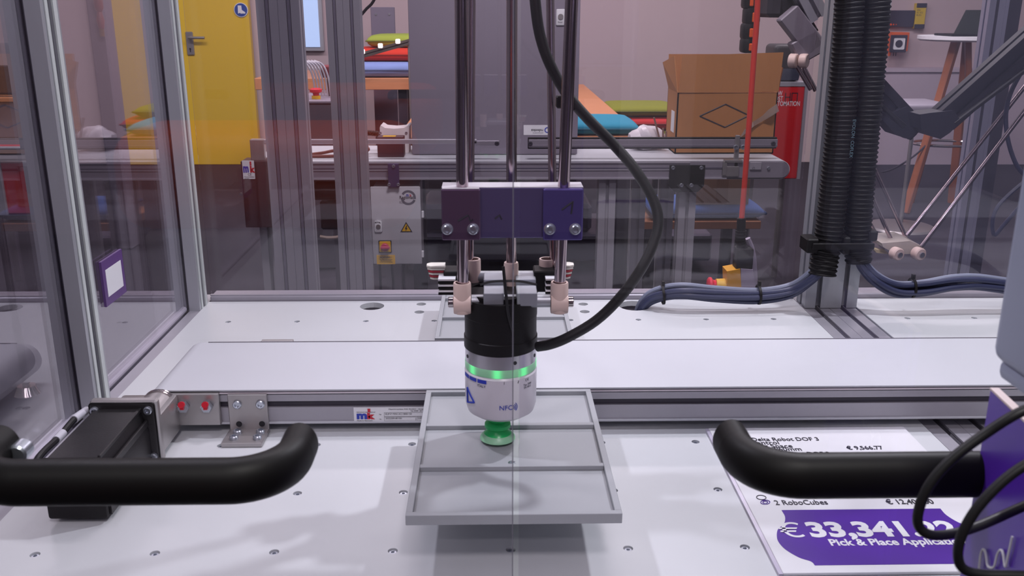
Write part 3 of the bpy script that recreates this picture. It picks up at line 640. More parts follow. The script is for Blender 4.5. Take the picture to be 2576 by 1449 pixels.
# printed mark along the conduit
tc_.t('printed_text', 'EVOLON  COFLEX', .0065, MF(at(2146, 300, 1.3), Vector((at(2118, 600, 1.3)-at(2146, 300, 1.3))), (1, 0, 0)), mat('pale_print', (84, 112, 122), .5))
cl = T('conduit_clamp', 'black plastic clamp block tying both conduits to the post', 'clamp', at(2118, 618, 1.30))
for u0, u1, v0, v1 in ((2026, 2060, 600, 636), (2118, 2140, 596, 640), (2184, 2208, 580, 606)):
    p = at(u0, v1, 1.30); q = at(u1, v0, 1.30); cl.p('clamp_jaw', MB().box(p.x, q.x, 1.296, 1.33, p.z, q.z, .002), BLACK)
cl.p('clamp_band', MB().box(at(2040, 625, 1.30).x, at(2196, 620, 1.30).x, 1.2935, 1.2965, at(2100, 628, 1.295).z, at(2100, 612, 1.295).z, .001), BLACK)
def bundle(name, lab, path, n, spread, ties, grp):
    t = T(name, lab, 'cable bundle', path[0], grp)
    for k in range(n):
        a = 2*PI*k/n+.4; ph = random.uniform(-.3, .3); pts = []
        for i, p in enumerate(path):
            s_ = spread*(1.0+.25*math.sin(i*1.3+k)); pts.append(p+Vector((0, s_*math.cos(a+ph), s_*.95*math.sin(a+ph))))
        t.p('cable', MB().tube(pts, .0042, 10, res=8), CABLEL if k == 1 else CABLE, label='light grey cable' if k == 1 else None)
    for p, d in ties:
        c = MB(); d = d.normalized(); c.lathe([(spread+.0046, -.0018), (spread+.0062, -.0018), (spread+.0062, .0018), (spread+.0046, .0018), (spread+.0046, -.0018)], p, d, 18)
        c.box(p.x-.002, p.x+.002, p.y-.003, p.y+.003, p.z+spread+.004, p.z+spread+.012); t.p('cable_tie', c, BLACK)
    return t
Y_ = 1.325
pa_ = [at(2070, 672, 1.312), at(2040, 700, 1.312), at(1990, 729, Y_), at(1908, 741, Y_), at(1800, 739, Y_), at(1720, 735, Y_), at(1666, 740, Y_+.01), at(1625, 756, 1.345), Vector((.222, 1.357, .83)), Vector((.220, 1.358, .76))]
bundle('cable_bundle', 'blue-grey cable bundle running left from the conduits into the table hole', pa_, 6, .0090,
       [(at(1908, 741, Y_), Vector((1, 0, .05))), (at(1667, 741, Y_+.01), Vector((1, 0, .1)))], 'blue-grey cable bundles')
pb_ = [at(2158, 645, 1.314), at(2172, 670, 1.312), at(2205, 702, 1.312), at(2255, 724, 1.31), at(2320, 724, 1.31), at(2400, 714, 1.31), at(2480, 714, 1.31), at(2600, 735, 1.31), at(2680, 790, 1.31)]
bundle('cable_bundle', 'blue-grey cable bundle running right from the conduits past the double post', pb_, 6, .0090, [(at(2294, 724, 1.31), Vector((1, 0, 0)))], 'blue-grey cable bundles')

# ================================================================== FOREGROUND RIGHT
fx = at(2487, 885, .372).x
hm = T('operator_panel', 'blurred pale grey operator panel housing at the right edge in front of the doors', 'panel', (fx+.05, .34, 1.15))
pz = at(2487, 900, .372).z
hm.p('housing', MB().box(fx, fx+.16, .30, .372, pz, 1.62, .006, 3), mat('housing_grey', (172, 178, 200), .45, .1, .02), label='pale grey housing')
hm.p('housing_lip', MB().box(fx+.003, fx+.157, .303, .369, at(2500, 935, .372).z-.001, pz+.001, .003, 2), MC['housing_grey'])
hm.p('swivel_knob', MB().cyl((fx+.022, .34, at(2540, 1000, .36).z), (fx+.022, .34, at(2500, 930, .37).z), .011, 24, bev=.002), mat('knob_grey', (150, 140, 138), .5))
q = at(2492, 975, .40)
pp = T('purple_panel', 'upright purple panel with a white line drawing at the right edge', 'panel', (q.x, .36, .95))
ex = Vector((-.0085, -.085, 0)); nn = Vector((0, 0, 1)).cross(ex).normalized()
Mp = MF((q.x, q.y, .70), ex, (0, 0, 1))
pp.p('panel_board', MB().box(0, ex.length, 0, q.z-.70-.001, -.0035, 0, .0003, M=Mp), mat('panel_purple', (88, 44, 172), .3), label='purple printed face')
pp.p('panel_edge', MB().box(0, ex.length, q.z-.70-.001, q.z-.70, -.0038, .0003, M=Mp), mat('panel_edge', (225, 205, 200), .5), label='cream board edge')
def onp(u, v):
    n = (Mp.to_3x3() @ Vector((0, 0, 1))); d = ray(u, v); o = Mp.translation; return CAM+d*((o-CAM).dot(n)/d.dot(n))
sgn = 1 if (Mp.to_3x3() @ Vector((0, 0, 1))).dot(Vector((-1, 0, 0))) > 0 else -1
nv = (Mp.to_3x3() @ Vector((0, 0, 1)))*sgn*.0012
pts = [(2470, 1430), (2474, 1395), (2480, 1382), (2486, 1392), (2490, 1420), (2497, 1428), (2508, 1425), (2516, 1395), (2524, 1384), (2530, 1392), (2536, 1426), (2544, 1395), (2554, 1350)]
pp.p('white_line_mark', MB().tube([onp(*p)+nv for p in pts], .0006, 6, res=4), PAPER)
def loop(lab, P, yb, r=.0021):
    o = mesh1('black_cable', MB().tube([at(u, v, y) for u, v, y in P], r, 12, res=8), RUBBER, lab, 'cable', 'black cables at the right edge', loc=at(P[0][0], P[0][1], P[0][2])); return o
loop('black cable looping furthest left in front of the right door handle', [(2640, 1010, .335), (2560, 1040, .333), (2480, 1090, .335), (2400, 1150, .335), (2345, 1210, .335), (2315, 1270, .335), (2310, 1320, .335), (2340, 1345, .335), (2400, 1342, .34), (2470, 1320, .345), (2560, 1280, .35), (2650, 1240, .35)], 0)
loop('black cable curving in front of the purple panel down to the bottom edge', [(2650, 1130, .30), (2560, 1182, .30), (2500, 1232, .30), (2450, 1290, .30), (2418, 1350, .30), (2410, 1400, .30), (2425, 1432, .30), (2470, 1445, .30), (2540, 1447, .30), (2650, 1450, .30)], 0, .0019)

# ================================================================== BEHIND THE ENCLOSURE
# tall aluminium posts right behind the rear pane
for u0, Yp, lab in ((642, 1.9, 'wide slotted aluminium post close behind the rear pane, beside the yellow door'), (818, 2.4, 'slotted aluminium post further back, left of the grey control box')):
    a = at(u0, 0, Yp)
    t = T('aluminium_post', lab, 'post', (a.x+.04, Yp, 0), 'posts behind the rear pane')
    t.p('profile', prof_z(a.x, Yp, .012, 2.3, 2, 1, .042), ALUD)
    t.p('foot_plate', MB().box(a.x-.02, a.x+.104, Yp-.02, Yp+.062, 0, .012, .002), STEEL)
    t.p('groove_strip', MB().box(a.x+.018, a.x+.024, Yp-.0003, Yp+.004, .02, 2.3).box(a.x+.06, a.x+.066, Yp-.0003, Yp+.004, .02, 2.3), mat('strip_grey', (110, 106, 120), .5))
for u0, Yp, lab in ((2492, 2.7, 'slotted aluminium post at the right edge behind the delta robot arms'),):
    a = at(u0, 0, Yp)
    t = T('aluminium_post', lab, 'post', (a.x+.04, Yp, 0))
    t.p('profile', prof_z(a.x, Yp, .012, 2.3, 2, 1, .045), mat('post_violet_grey', (160, 160, 182), .4, .5))
    t.p('foot_plate', MB().box(a.x-.02, a.x+.11, Yp-.02, Yp+.065, 0, .012, .002), STEEL)
    t.p('groove_seal', MB().box(a.x+.016, a.x+.029, Yp+.001, Yp+.004, .02, 2.3).box(a.x+.055, a.x+.09, Yp-.001, Yp+.004, .02, 2.3), mat('dark_seal', (50, 46, 58), .5))

# ---- rear conveyor
RZ = .75; RYF = 3.355; RYB = 3.77
rc = T('belt_conveyor', 'wide white belt conveyor on grey legs behind the enclosure carrying a carton and a cabinet', 'conveyor', (.1, 3.55, 0))
rx0 = -.86; rx1 = at(1990, 430, RYF).x-.036
zb = at(1500, 448, RYF).z
rc.p('belt', belt_loop(rx0, rx1+.001, RYF+.012, RYB-.01, RZ, RZ-.068, .002, 12), BELT)
stad = MB()
def stadium(x0, x1, z0, z1, y0, y1):
    r = (z1-z0)/2; P = [(x0, z0)]+[(x1+r*math.sin(a), (z0+z1)/2-r*math.cos(a)) for a in [i*PI/14 for i in range(15)]]+[(x0, z1)]
    return MB().prism(P, y0, y1, Matrix(((1, 0, 0, 0), (0, 0, 1, 0), (0, 1, 0, 0), (0, 0, 0, 1))))
sp_ = rc.p('side_plate', stadium(rx0, rx1, zb, RZ-.003, RYF, RYF+.012), mat('plate_grey', (158, 152, 164), .4, .5), label='grey side plate with a rounded right end')
rc.p('side_plate', stadium(rx0, rx1, zb, RZ-.003, RYB-.012, RYB), MC['plate_grey'])
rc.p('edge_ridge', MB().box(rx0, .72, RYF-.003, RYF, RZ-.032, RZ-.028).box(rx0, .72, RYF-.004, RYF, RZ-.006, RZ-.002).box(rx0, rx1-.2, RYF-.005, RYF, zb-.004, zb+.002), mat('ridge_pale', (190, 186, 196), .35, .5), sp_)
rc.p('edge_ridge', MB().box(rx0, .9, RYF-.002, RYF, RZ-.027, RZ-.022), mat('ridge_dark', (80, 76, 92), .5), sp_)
rc.p('frame_core', MB().box(rx0, rx1-.05, RYF+.02, RYB-.02, zb+.004, RZ-.012), MC['plate_grey'])
# drive cover with label at the left end
a = at(604, 400, RYF-.02); b2 = at(745, 572, RYF-.02)
dc = rc.p('drive_cover', MB().box(a.x, b2.x, RYF-.02, RYF+.07, b2.z, RZ+.006, .002), mat('dark_brown_cover', (58, 36, 42), .4), label='dark brown drive cover')
la = at(603, 404, RYF-.021); l2 = at(640, 450, RYF-.021); la.x += .008; l2.x += .003
lp = rc.p('maker_label', MB().box(la.x, l2.x, RYF-.0225, RYF-.020, l2.z, la.z), PAPER, dc)
rc.t('label_text', 'm', .042, XZ(la.x+.002, RYF-.0232, la.z-.041), BLUEP, dc, .002, 'LEFT', .62); rc.t('label_text', 'k', .030, XZ(la.x+.027, RYF-.0232, la.z-.041), REDP, dc, .002, 'LEFT', .9)
rc.p('logo_bar', MB().box(la.x+.027, la.x+.033, RYF-.0235, RYF-.0225, la.z-.017, la.z-.003), REDP, dc)
rc.t('label_text', 'CE', .011, XZ(la.x+.017, RYF-.0232, la.z-.053), INK, dc); rc.t('label_text', 'Maschinenbau\nGmbH', .006, XZ(la.x+.004, RYF-.0232, la.z-.060), INK, dc, 0, 'LEFT', 1.05)
c = at(607, 488, RYF-.02); rc.p('cover_screw', MB().cyl(c, c+Vector((-.0, -.006, 0)), .005, 10), ZINC, dc)
# legs
def leg(u0, u1, Y, ztop=None):
    a = at(u0, 600, Y); b = at(u1, 600, Y)
    w = b.x-a.x; rc.p('leg', prof_z(a.x, Y, 0, ztop or zb, 1, 1, w), ALUD)
leg(1703, 1745, RYF+.03); leg(1503, 1545, RYF+.03); leg(655, 700, RYF+.06); leg(1655, 1690, RYB-.08); leg(1585, 1620, RYB-.08)
leg(840, 880, RYB-.10)
# black support bracket with screws
a = at(1685, 416, RYF-.008); b2 = at(1770, 483, RYF-.008); ch = .022
bk = rc.p('support_bracket', MB().prism([(a.x, a.z), (a.x, b2.z+ch), (a.x+ch, b2.z), (b2.x-ch, b2.z), (b2.x, b2.z+ch), (b2.x, a.z)], 0, .008, Matrix(((1, 0, 0, 0), (0, 0, 1, RYF-.008), (0, 1, 0, 0), (0, 0, 0, 1)))), BLACK, label='black eight-sided support bracket')
for u, v in ((1693, 422), (1764, 422), (1714, 466), (1739, 466)):
    rc.p('screw', screw_head(at(u, v, RYF-.008), (0, -1, 0), .0075, .006), ZINC, bk)
for u, v in ((1826, 425), (1895, 423), (1933, 423)):
    rc.p('screw', screw_head(at(u, v, RYF-.001), (0, -1, 0), .006, .005), ZINC, sp_)
a = at(1888, 408, RYF-.006); b2 = at(1915, 427, RYF-.006); rc.p('stop_block', MB().box(a.x, b2.x, RYF-.006, RYF, b2.z, a.z, .001), MC['ridge_pale'], sp_)
# guide rails over the belt
GYR = RYF+.02
def railx(u0, u1, v0, v1, m, name='guide_rail', lab=None):
    a = at(u0, v0, GYR); b = at(u1, v1, GYR); return rc.p(name, MB().box(a.x, b.x, GYR, GYR+.014, b.z, a.z, .002), m, label=lab)
railx(650, 1200, 351, 362, MC['ridge_pale'], lab='pale left guide rail'); railx(1185, 1257, 354, 366, MC['plate_grey'])
g = railx(1328, 1953, 346, 374, BLACK, lab='black guide rail with a grey face'); 
a = at(1330, 351, GYR-.002); b = at(1955, 370, GYR-.002); rc.p('rail_face', MB().box(a.x, b.x, GYR-.004, GYR, b.z, a.z, .001).box(a.x, b.x, GYR-.0055, GYR-.003, (a.z+b.z)/2-.0095, (a.z+b.z)/2-.0055), MC['plate_grey'], g)
for u in (1334, 1945, 1250): c = at(u, 361, GYR-.005); rc.p('rail_screw', screw_head(c, (0, -1, 0), .0085, .004), MC['dark_seal'], g)
def railpost(u, v0=340):
    a = at(u, v0, GYR-.014); rc.p('rail_post', MB().box(a.x-.008, a.x+.008, GYR-.020, GYR-.006, RZ-.02, a.z, .002).box(a.x-.045, a.x+.02, RYF-.010, RYF+.012, RZ-.004, RZ+.006, .001).box(a.x-.05, a.x-.035, RYF-.010, RYF, RZ-.05, RZ, .001).box(a.x-.05, a.x+.01, RYF-.008, RYF, RZ-.055, RZ-.018, .001), STEEL)
    c = at(u, 370, GYR-.02); rc.p('rail_screw', screw_head(c+Vector((-.008, 0, 0)), (0, -1, 0), .009, .008).add(screw_head(c+Vector((.018, 0, 0)), (0, -1, 0), .009, .008)), ZINC)
railpost(1856)
a = at(650, 350, GYR); rc.p('end_bracket', MB().box(a.x-.03, a.x+.02, GYR-.01, GYR+.02, RZ-.01, a.z, .003), STEEL)
rc.p('belt_cord', MB().tube([at(785, 388, 3.5), at(815, 384, 3.5), at(850, 378, 3.5), at(930, 375, 3.5)], .006, 8, res=5).tube([at(760, 394, 3.45), at(850, 392, 3.45), at(905, 388, 3.45), at(925, 378, 3.5), at(922, 366, 3.55)], .006, 8, res=5), mat('brown_cord', (110, 60, 55), .5))
# motor and gear under the belt, left
a = at(805, 470, 3.5); rc.p('drum_motor', MB().cyl((a.x-.03, 3.5, a.z), (a.x+.25, 3.5, a.z), .05, 24, bev=.004).box(a.x, a.x+.13, 3.47, 3.56, a.z-.16, a.z-.05, .006), BLACKM, label='dark motor hanging under the belt')
rc.p('hanging_cable', MB().tube([at(805, 595, 3.45), at(830, 598, 3.45), at(860, 592, 3.45), at(900, 560, 3.45)], .006, 8, res=5), mat('steel_braid', (170, 150, 140), .4))
# ---- control box hanging under the conveyor
BYC = 3.345
cbx = T('control_box', 'grey electrical control box with yellow main switch hanging under the rear conveyor', 'control box', at(1000, 665, BYC))
a = at(931, 470, BYC); b2 = at(1062, 664, BYC); rz_ = (a.x, b2.x, b2.z, a.z)
CB = mat('box_grey', (186, 184, 190), .45, 0, .02)
cbx.p('box_body', MB().box(a.x+.006, b2.x-.004, BYC+.010, BYC+.17, b2.z+.004, a.z-.002, .004), CB)
cd_ = cbx.p('box_door', MB().box(a.x, b2.x, BYC, BYC+.010, b2.z, a.z, .003, 2), CB)
for v in (540, 640): 
    h = at(1062, v, BYC); cbx.p('hinge', MB().box(h.x-.002, h.x+.006, BYC+.001, BYC+.014, h.z-.012, h.z+.012, .001), PAPER, cd_)
h = at(952, 568, BYC-.001); lk = cbx.p('lock_plate', MB().box(h.x-.014, h.x+.014, BYC-.006, BYC, h.z-.022, h.z+.022, .005, 2), PAPER, cd_)
cbx.p('lock_core', MB().cyl((h.x, BYC-.008, h.z-.002), (h.x, BYC-.005, h.z-.002), .0085, 18), STEEL, cd_); cbx.t('maker_text', 'RITTAL', .0075, XZ(h.x-.0115, BYC-.0064, h.z+.011), INK, cd_, .0003, 'LEFT', .85)
def tri_(c, w, y, m, nm, dz=0): cbx.p(nm, MB().prism([(-w, -w*.58), (w, -w*.58), (0, w*1.15)], 0, .0008, XZ(c.x, y, c.z)), m, cd_)
w_ = at(1022, 575, BYC); tri_(w_, .022, BYC-.0002, INK, 'warning_triangle'); tri_(w_, .0165, BYC-.0012, YEL, 'warning_triangle')
cbx.p('flash_symbol', MB().prism([(.001, .013), (-.005, 0), (-.001, .001), (-.003, -.009), (.005, .004), (.001, .003), (.004, .013)], 0, .0006, XZ(w_.x, BYC-.0022, w_.z-.001)), INK, cd_)
s_ = at(969, 620, BYC); cbx.p('main_switch_plate', MB().box(s_.x-.024, s_.x+.024, BYC-.0030, BYC, s_.z-.0235, s_.z+.0235, .002), INK, cd_)
cbx.p('main_switch_plate', MB().box(s_.x-.021, s_.x+.021, BYC-.006, BYC-.0028, s_.z-.0205, s_.z+.0205, .002), YEL, cd_, label='yellow switch plate')
cbx.p('switch_knob', MB().cyl((s_.x, BYC-.020, s_.z), (s_.x, BYC-.0058, s_.z), .0145, 20, bev=.002).box(s_.x-.015, s_.x+.019, BYC-.026, BYC-.018, s_.z-.005, s_.z+.005, .002), mat('switch_red', (190, 45, 90), .4), cd_, label='red rotary knob')
n_ = at(971, 653, BYC); cbx.p('warning_label', MB().box(n_.x-.034, n_.x+.034, BYC-.001, BYC, n_.z-.0175, n_.z+.0175), YEL, cd_)
cbx.t('label_text', 'ACHTUNG !', .009, XZ(n_.x, BYC-.0014, n_.z+.006), INK, cd_, .0002, 'CENTER', .9); cbx.t('label_text', 'Vor Öffnen des Gehäuses\nbitte den Netzstecker\nund alle Leitungen trennen', .0048, XZ(n_.x, BYC-.0014, n_.z-.001), INK, cd_, .0001, 'CENTER', .95)
g_ = at(1030, 497, BYC)
ring = lambda r0, r1, a0, a1: MB().lathe([(r0, 0), (r1, 0), (r1, .0006), (r0, .0006), (r0, 0)], (g_.x-.004, BYC-.0001, g_.z), (0, -1, 0), 24, a0, a1)
cbx.p('logo_ring', ring(.0195, .0275, -.2, 2.6).add(ring(.0195, .0275, 3.2, 5.9)), GREYINK, cd_)
cbx.t('logo_text', 'Reglomat', .0165, XZ(g_.x-.0365, BYC-.0008, g_.z-.0045), INK, cd_, .0002, 'LEFT', .82); cbx.t('logo_text', 'm', .016, XZ(g_.x-.012, BYC-.0010, g_.z+.0045), BLUEP, cd_, .0006, 'LEFT', .8); cbx.t('logo_text', 'k', .012, XZ(g_.x+.001, BYC-.0010, g_.z+.0045), REDP, cd_, .0006)
cbx.t('label_text', 'TYP P\nV230 50Hz', .0045, XZ(g_.x-.038, BYC-.0008, g_.z-.017), GREYINK, cd_)
a = at(975, 412, BYC-.012); b2 = at(1005, 470, BYC-.012)
hb_ = cbx.p('hanger', MB().box(a.x, b2.x, BYC-.012, BYC-.006, b2.z-.002, a.z, .001), MC['bracket_aluminium'])
for u, v in ((990, 418), (979, 464), (1002, 464)): cbx.p('screw', screw_head(at(u, v, BYC-.012), (0, -1, 0), .006, .005), ZINC, hb_)
for u in (955, 985, 1015):
    p = at(u, 664, BYC+.06); cbx.p('cable', MB().tube([p, p+Vector((0, 0, -.12)), p+Vector((random.uniform(-.08, .08), .05, -.34)), Vector((p.x+random.uniform(-.1, .1), p.y+.1, .008))], .005, 8, res=6), MC['dark_seal'])

# ---- tall grey cabinet standing on the rear belt
YC = 3.512; a = at(1037, 390, YC); b2 = at(1452, 390, YC)
cab = T('switch_cabinet', 'tall plain grey switch cabinet standing on the rear conveyor behind the robot rods', 'cabinet', ((a.x+b2.x)/2, YC, RZ))
CG = mat('cabinet_grey', (136, 129, 142), .5, 0, .02)
cab.p('cabinet_body', MB().box(a.x+.004, b2.x-.004, YC+.012, YC+.24, RZ+.0005, 1.55, .004), CG)
cdo = cab.p('cabinet_door', MB().box(a.x, b2.x, YC, YC+.012, RZ+.002, 1.55, .004, 2), CG)
h = at(1410, 44, YC); cab.p('lock_plate', MB().box(h.x-.016, h.x+.016, YC-.006, YC, h.z-.028, h.z+.030, .004, 2), PAPER, cdo); cab.p('lock_core', MB().cyl((h.x, YC-.009, h.z+.003), (h.x, YC-.005, h.z+.003), .010, 18), STEEL, cdo)
cab.t('maker_text', 'Rittal', .008, XZ(h.x-.010, YC-.0064, h.z-.019), INK, cdo)
h = at(1352, 327, YC); cab.p('company_label', MB().box(h.x-.052, h.x+.048, YC-.001, YC, h.z-.0185, h.z+.0185), PAPER, cdo)
Ml = XZ(h.x+.022, YC-.0014, h.z+.003) @ Matrix.Rotation(PI, 4, 'Z')
cab.t('company_text', 'robotics', .0135, Ml, INK, cdo, .0003); cab.t('company_text', 'components', .008, Ml @ Matrix.Translation((0, .012, 0)), GREYINK, cdo)
cab.p('ring_logo', MB().lathe([(.007, 0), (.0105, 0), (.0105, .0008), (.007, .0008), (.007, 0)], (h.x+.037, YC-.001, h.z), (0, -1, 0), 20), BLUEP, cdo)

# ---- open carton
YB = 3.53; a = at(1697, 386, YB); b2 = at(1945, 384, YB); top = at(1800, 233, YB).z
bx = T('carton', 'open brown carton with a printed diamond standing at the right end of the rear conveyor', 'box', ((a.x+b2.x)/2, YB+.1, RZ))
dpt = .20; w = .005; zf = RZ+.0005
bx.p('carton_body', MB().box(a.x, b2.x, YB, YB+w, zf, top).box(a.x, b2.x, YB+dpt-w, YB+dpt, zf, top).box(a.x, a.x+w, YB, YB+dpt, zf, top).box(b2.x-w, b2.x, YB, YB+dpt, zf, top).box(a.x, b2.x, YB, YB+dpt, zf, zf+w), CARD)
ft = at(1800, 140, YB+.01).z
def flap(p0, p1, p2, p3, lab=None):
    n = (Vector(p1)-Vector(p0)).cross(Vector(p2)-Vector(p0)).normalized()*.004
    V = [Vector(p) for p in (p0, p1, p2, p3)]; V += [v+n for v in V]
    bx.p('flap', MB().faces(V, [(0, 1, 2, 3), (7, 6, 5, 4), (0, 1, 5, 4), (1, 2, 6, 5), (2, 3, 7, 6), (3, 0, 4, 7)]), CARD, label=lab)
flap((a.x+.002, YB, top), (b2.x, YB, top+.004), (b2.x+.010, YB+.012, ft+.012), (a.x+.012, YB+.012, ft), 'front flap standing up')
flap((a.x, YB+dpt, top), (b2.x, YB+dpt, top), (b2.x-.03, YB+dpt+.02, at(1800, 137, YB+dpt).z), (a.x-.0, YB+dpt+.02, at(1800, 137, YB+dpt).z))
flap((a.x, YB+.01, top), (a.x, YB+dpt-.01, top), (a.x-.03, YB+dpt-.02, top+.10), (a.x-.01, YB+.06, top+.13))
flap((b2.x, YB+.01, top), (b2.x, YB+dpt-.01, top), (b2.x+.03, YB+dpt-.02, top+.09), (b2.x+.02, YB+.04, top+.09))
dm = [at(1760, 292, YB), at(1825, 262, YB), at(1884, 290, YB), at(1823, 320, YB)]
mb = MB()
for p, q in zip(dm, dm[1:]+dm[:1]): mb.tube([Vector((p.x, YB-.0005, p.z)), Vector(((p.x+q.x)/2, YB-.0005, (p.z+q.z)/2)), Vector((q.x, YB-.0005, q.z))], .0022, 6)
bx.p('diamond_mark', mb, INK); p = at(1764, 349, YB); bx.t('printed_text', 'S/NO', .022, XZ(p.x, YB-.0006, p.z-.010), INK, None, .001, 'LEFT', 1.2)
p = at(1697, 300, YB+.05); bx.p('side_label', MB().box(a.x-.001, a.x, YB+.04, YB+.10, p.z-.05, p.z+.03), PAPER)
tp = [at(1957, 270, YB-.02), at(1935, 285, YB-.02), at(1918, 298, YB-.012), at(1895, 312, YB-.01), at(1875, 330, YB-.008), at(1862, 345, YB-.006)]
tpm = mat('clear_tape', (214, 206, 200), .15, 0, .1, 60, .6, trans=.75)
vv = []; mb = MB(); 
for i, p in enumerate(tp):
    w = .014-.002*i; z = .006*math.sin(i*2.1)
    vv.append((mb.b.verts.new(p+Vector((-.3*w, z, w))), mb.b.verts.new(p+Vector((.4*w, -z, -w)))))
for A, B in zip(vv, vv[1:]): mb.b.faces.new((A[0], A[1], B[1], B[0]))
bmesh.ops.solidify(mb.b, geom=mb.b.faces[:], thickness=.0012); bx.p('loose_tape', mb, tpm, label='crumpled strip of clear tape')

# ---- white scanner head and black power box on belt
YS = 3.56
sc = T('scanner_housing', 'white scalloped device housing with a corrugated hose on the rear conveyor left of the cabinet', 'device', at(993, 385, YS))
a = at(955, 318, YS); b2 = at(1031, 372, YS)
P = [(a.x+.004, RZ+.001), (b2.x-.004, RZ+.001), (b2.x, a.z+.0), (b2.x-.004, a.z+.004), (b2.x-.02, a.z-.006), ((a.x+b2.x)/2, a.z-.009), (a.x+.02, a.z-.006), (a.x+.004, a.z+.004), (a.x, a.z-.005)]
sc.p('housing', MB().prism(P, YS, YS+.10, Matrix(((1, 0, 0, 0), (0, 0, 1, 0), (0, 1, 0, 0), (0, 0, 0, 1)))), mat('device_white', (226, 220, 222), .4))
for u in (957, 1022): sc.p('screw', screw_head(at(u, 334, YS), (0, -1, 0), .005, .004), ZINC)
p = at(952, 337, YS+.03); sc.p('hose', conduit([p, p+Vector((-.04, 0, .004)), p+Vector((-.10, .01, .0)), p+Vector((-.16, .02, -.02))], .011, ''), cr)
pw_ = T('power_box', 'small black power box on the rear conveyor in front of the white device', 'box', at(980, 388, 3.46))
a = at(948, 345, 3.46); b2 = at(1016, 388, 3.46); pw_.p('box_body', MB().box(a.x, b2.x, 3.46, 3.52, RZ+.0005, a.z, .002), mat('power_black', (48, 36, 50), .4)); pw_.p('top_label', MB().box(a.x+.02, b2.x-.03, 3.47, 3.50, a.z, a.z+.001), YEL)

# ---- white plastic bag with sticks behind the rail
p = at(1628, 350, 3.62)
bgm = MB(); bmesh.ops.create_icosphere(bgm.b, subdivisions=3, radius=1)
for v in bgm.b.verts:
    n = math.sin(v.co.x*7+v.co.z*4)*.09+math.sin(v.co.y*9-v.co.z*6)*.07
    v.co = Vector((p.x+v.co.x*(.075+n*.06)*(1-.25*v.co.z), 3.64+v.co.y*.05*(1+n), RZ+.048+v.co.z*(.048+n*.03)))
bagp = T('plastic_bag', 'crumpled white plastic bag on the rear conveyor beside the carton', 'bag', (p.x, 3.64, RZ))
bagp.p('bag', bgm, mat('bag_white', (214, 206, 212), .35, 0, .05), ang=25)
sk = T('stick_bundle', 'thin wooden sticks leaning from the white plastic bag', 'sticks', (p.x+.03, 3.60, RZ))
for (u0, v0, u1, v1) in ((1645, 295, 1662, 360), (1668, 322, 1668, 360), (1676, 330, 1676, 360)):
    sk.p('stick', MB().box(-.004, .004, -.003, .003, 0, 1, M=Matrix.Translation(at(u1, v1, 3.585)) @ (at(u0, v0, 3.585)-at(u1, v1, 3.585)).to_track_quat('Z', 'Y').to_matrix().to_4x4() @ Matrix.Diagonal((1, 1, (at(u0, v0, 3.585)-at(u1, v1, 3.585)).length, 1))), mat('stick_brown', (120, 84, 72), .6))

# ---- tables, cushions
def table(name, lab, x0, x1, y0, y1, z, t=.04, legs=True, legm=None):
    tb = T(name, lab, 'table', ((x0+x1)/2, (y0+y1)/2, 0))
    tb.p('table_top', MB().box(x0, x1, y0, y1, z-t, z, .003), WOOD)
    for x in (x0+.05, x1-.11):
        for y in (y0+.05, y1-.11): tb.p('leg', MB().box(x, x+.06, y, y+.06, 0, z-t), legm or MC['dark_seal'])
    return tb
xr_ = on(1585, 345, .75); xf = on(1492, 212, .75)
table('wooden_table', 'long beech table stretching back behind the rear conveyor to the right of the cabinet', xr_.x-1.0, (xr_.x+xf.x)/2, xr_.y, xf.y, .75)
xt = at(640, 200, 6.3).x; xt2 = at(1040, 200, 6.3).x
table('wooden_table', 'beech table seen left of the tall cabinet with coloured cushions stacked on it', xt, xt2, 6.3, 7.1, at(970, 197, 6.3).z, .075)
zt_ = at(970, 197, 6.3).z
def cushion(lab, c, sx, sy, h, rgb, nm, rz=0, pip=True):
    M = Matrix.Translation(c) @ Matrix.Rotation(rz, 4, 'Z')
    t = T('cushion', lab, 'cushion', c, 'coloured seat cushions', M)
    mb = MB(); n = 14
    V = [[None]*(n+1) for _ in range(n+1)]; V2 = [[None]*(n+1) for _ in range(n+1)]
    for i in range(n+1):
        for j in range(n+1):
            u, v = math.sin(PI/2*(i/n*2-1)), math.sin(PI/2*(j/n*2-1)); k = (1-abs(u)**12)*(1-abs(v)**12); k = max(k, 0)**.5
            x, y = u*sx/2*(1-.03*v*v), v*sy/2*(1-.03*u*u)
            V[i][j] = mb.b.verts.new((x, y, h*.5+h*.5*k*(1-.12*(u*u+v*v)/2))); V2[i][j] = mb.b.verts.new((x, y, h*.5-h*.5*k)) if 0 < i < n and 0 < j < n else V[i][j]
    for i in range(n):
        for j in range(n):
            mb.b.faces.new((V[i][j], V[i+1][j], V[i+1][j+1], V[i][j+1]))
            q = []
            for x in (V2[i][j], V2[i][j+1], V2[i+1][j+1], V2[i+1][j]):
                if x not in q: q.append(x)
            if len(set(q)) > 2:
                try: mb.b.faces.new(q)
                except ValueError: pass
    t.p('cushion_pad', mb, mat(nm, rgb, .85, 0, .06, 200, .1), ang=60)
    e = [Vector((sx/2*.985*a, sy/2*.985*b, h*.5)) for a, b in ((-1, -1), (1, -1), (1, 1), (-1, 1), (-1, -1))]
    t.p('piping', MB().tube([e[0], e[1]], .006, 6).tube([e[1], e[2]], .006, 6).tube([e[2], e[3]], .006, 6).tube([e[3], e[0]], .006, 6), mat(nm+'_piping', tuple(int(x*.7) for x in rgb), .85))
    return t
cx_ = at(965, 160, 6.5).x
h1 = at(965, 143, 6.35).z-at(965, 183, 6.35).z
cushion('light blue cushion, lowest of the stack on the far beech table', Vector((cx_, 6.58, zt_+.001)), .62, .50, h1*.95, (130, 150, 205), 'cushion_blue')
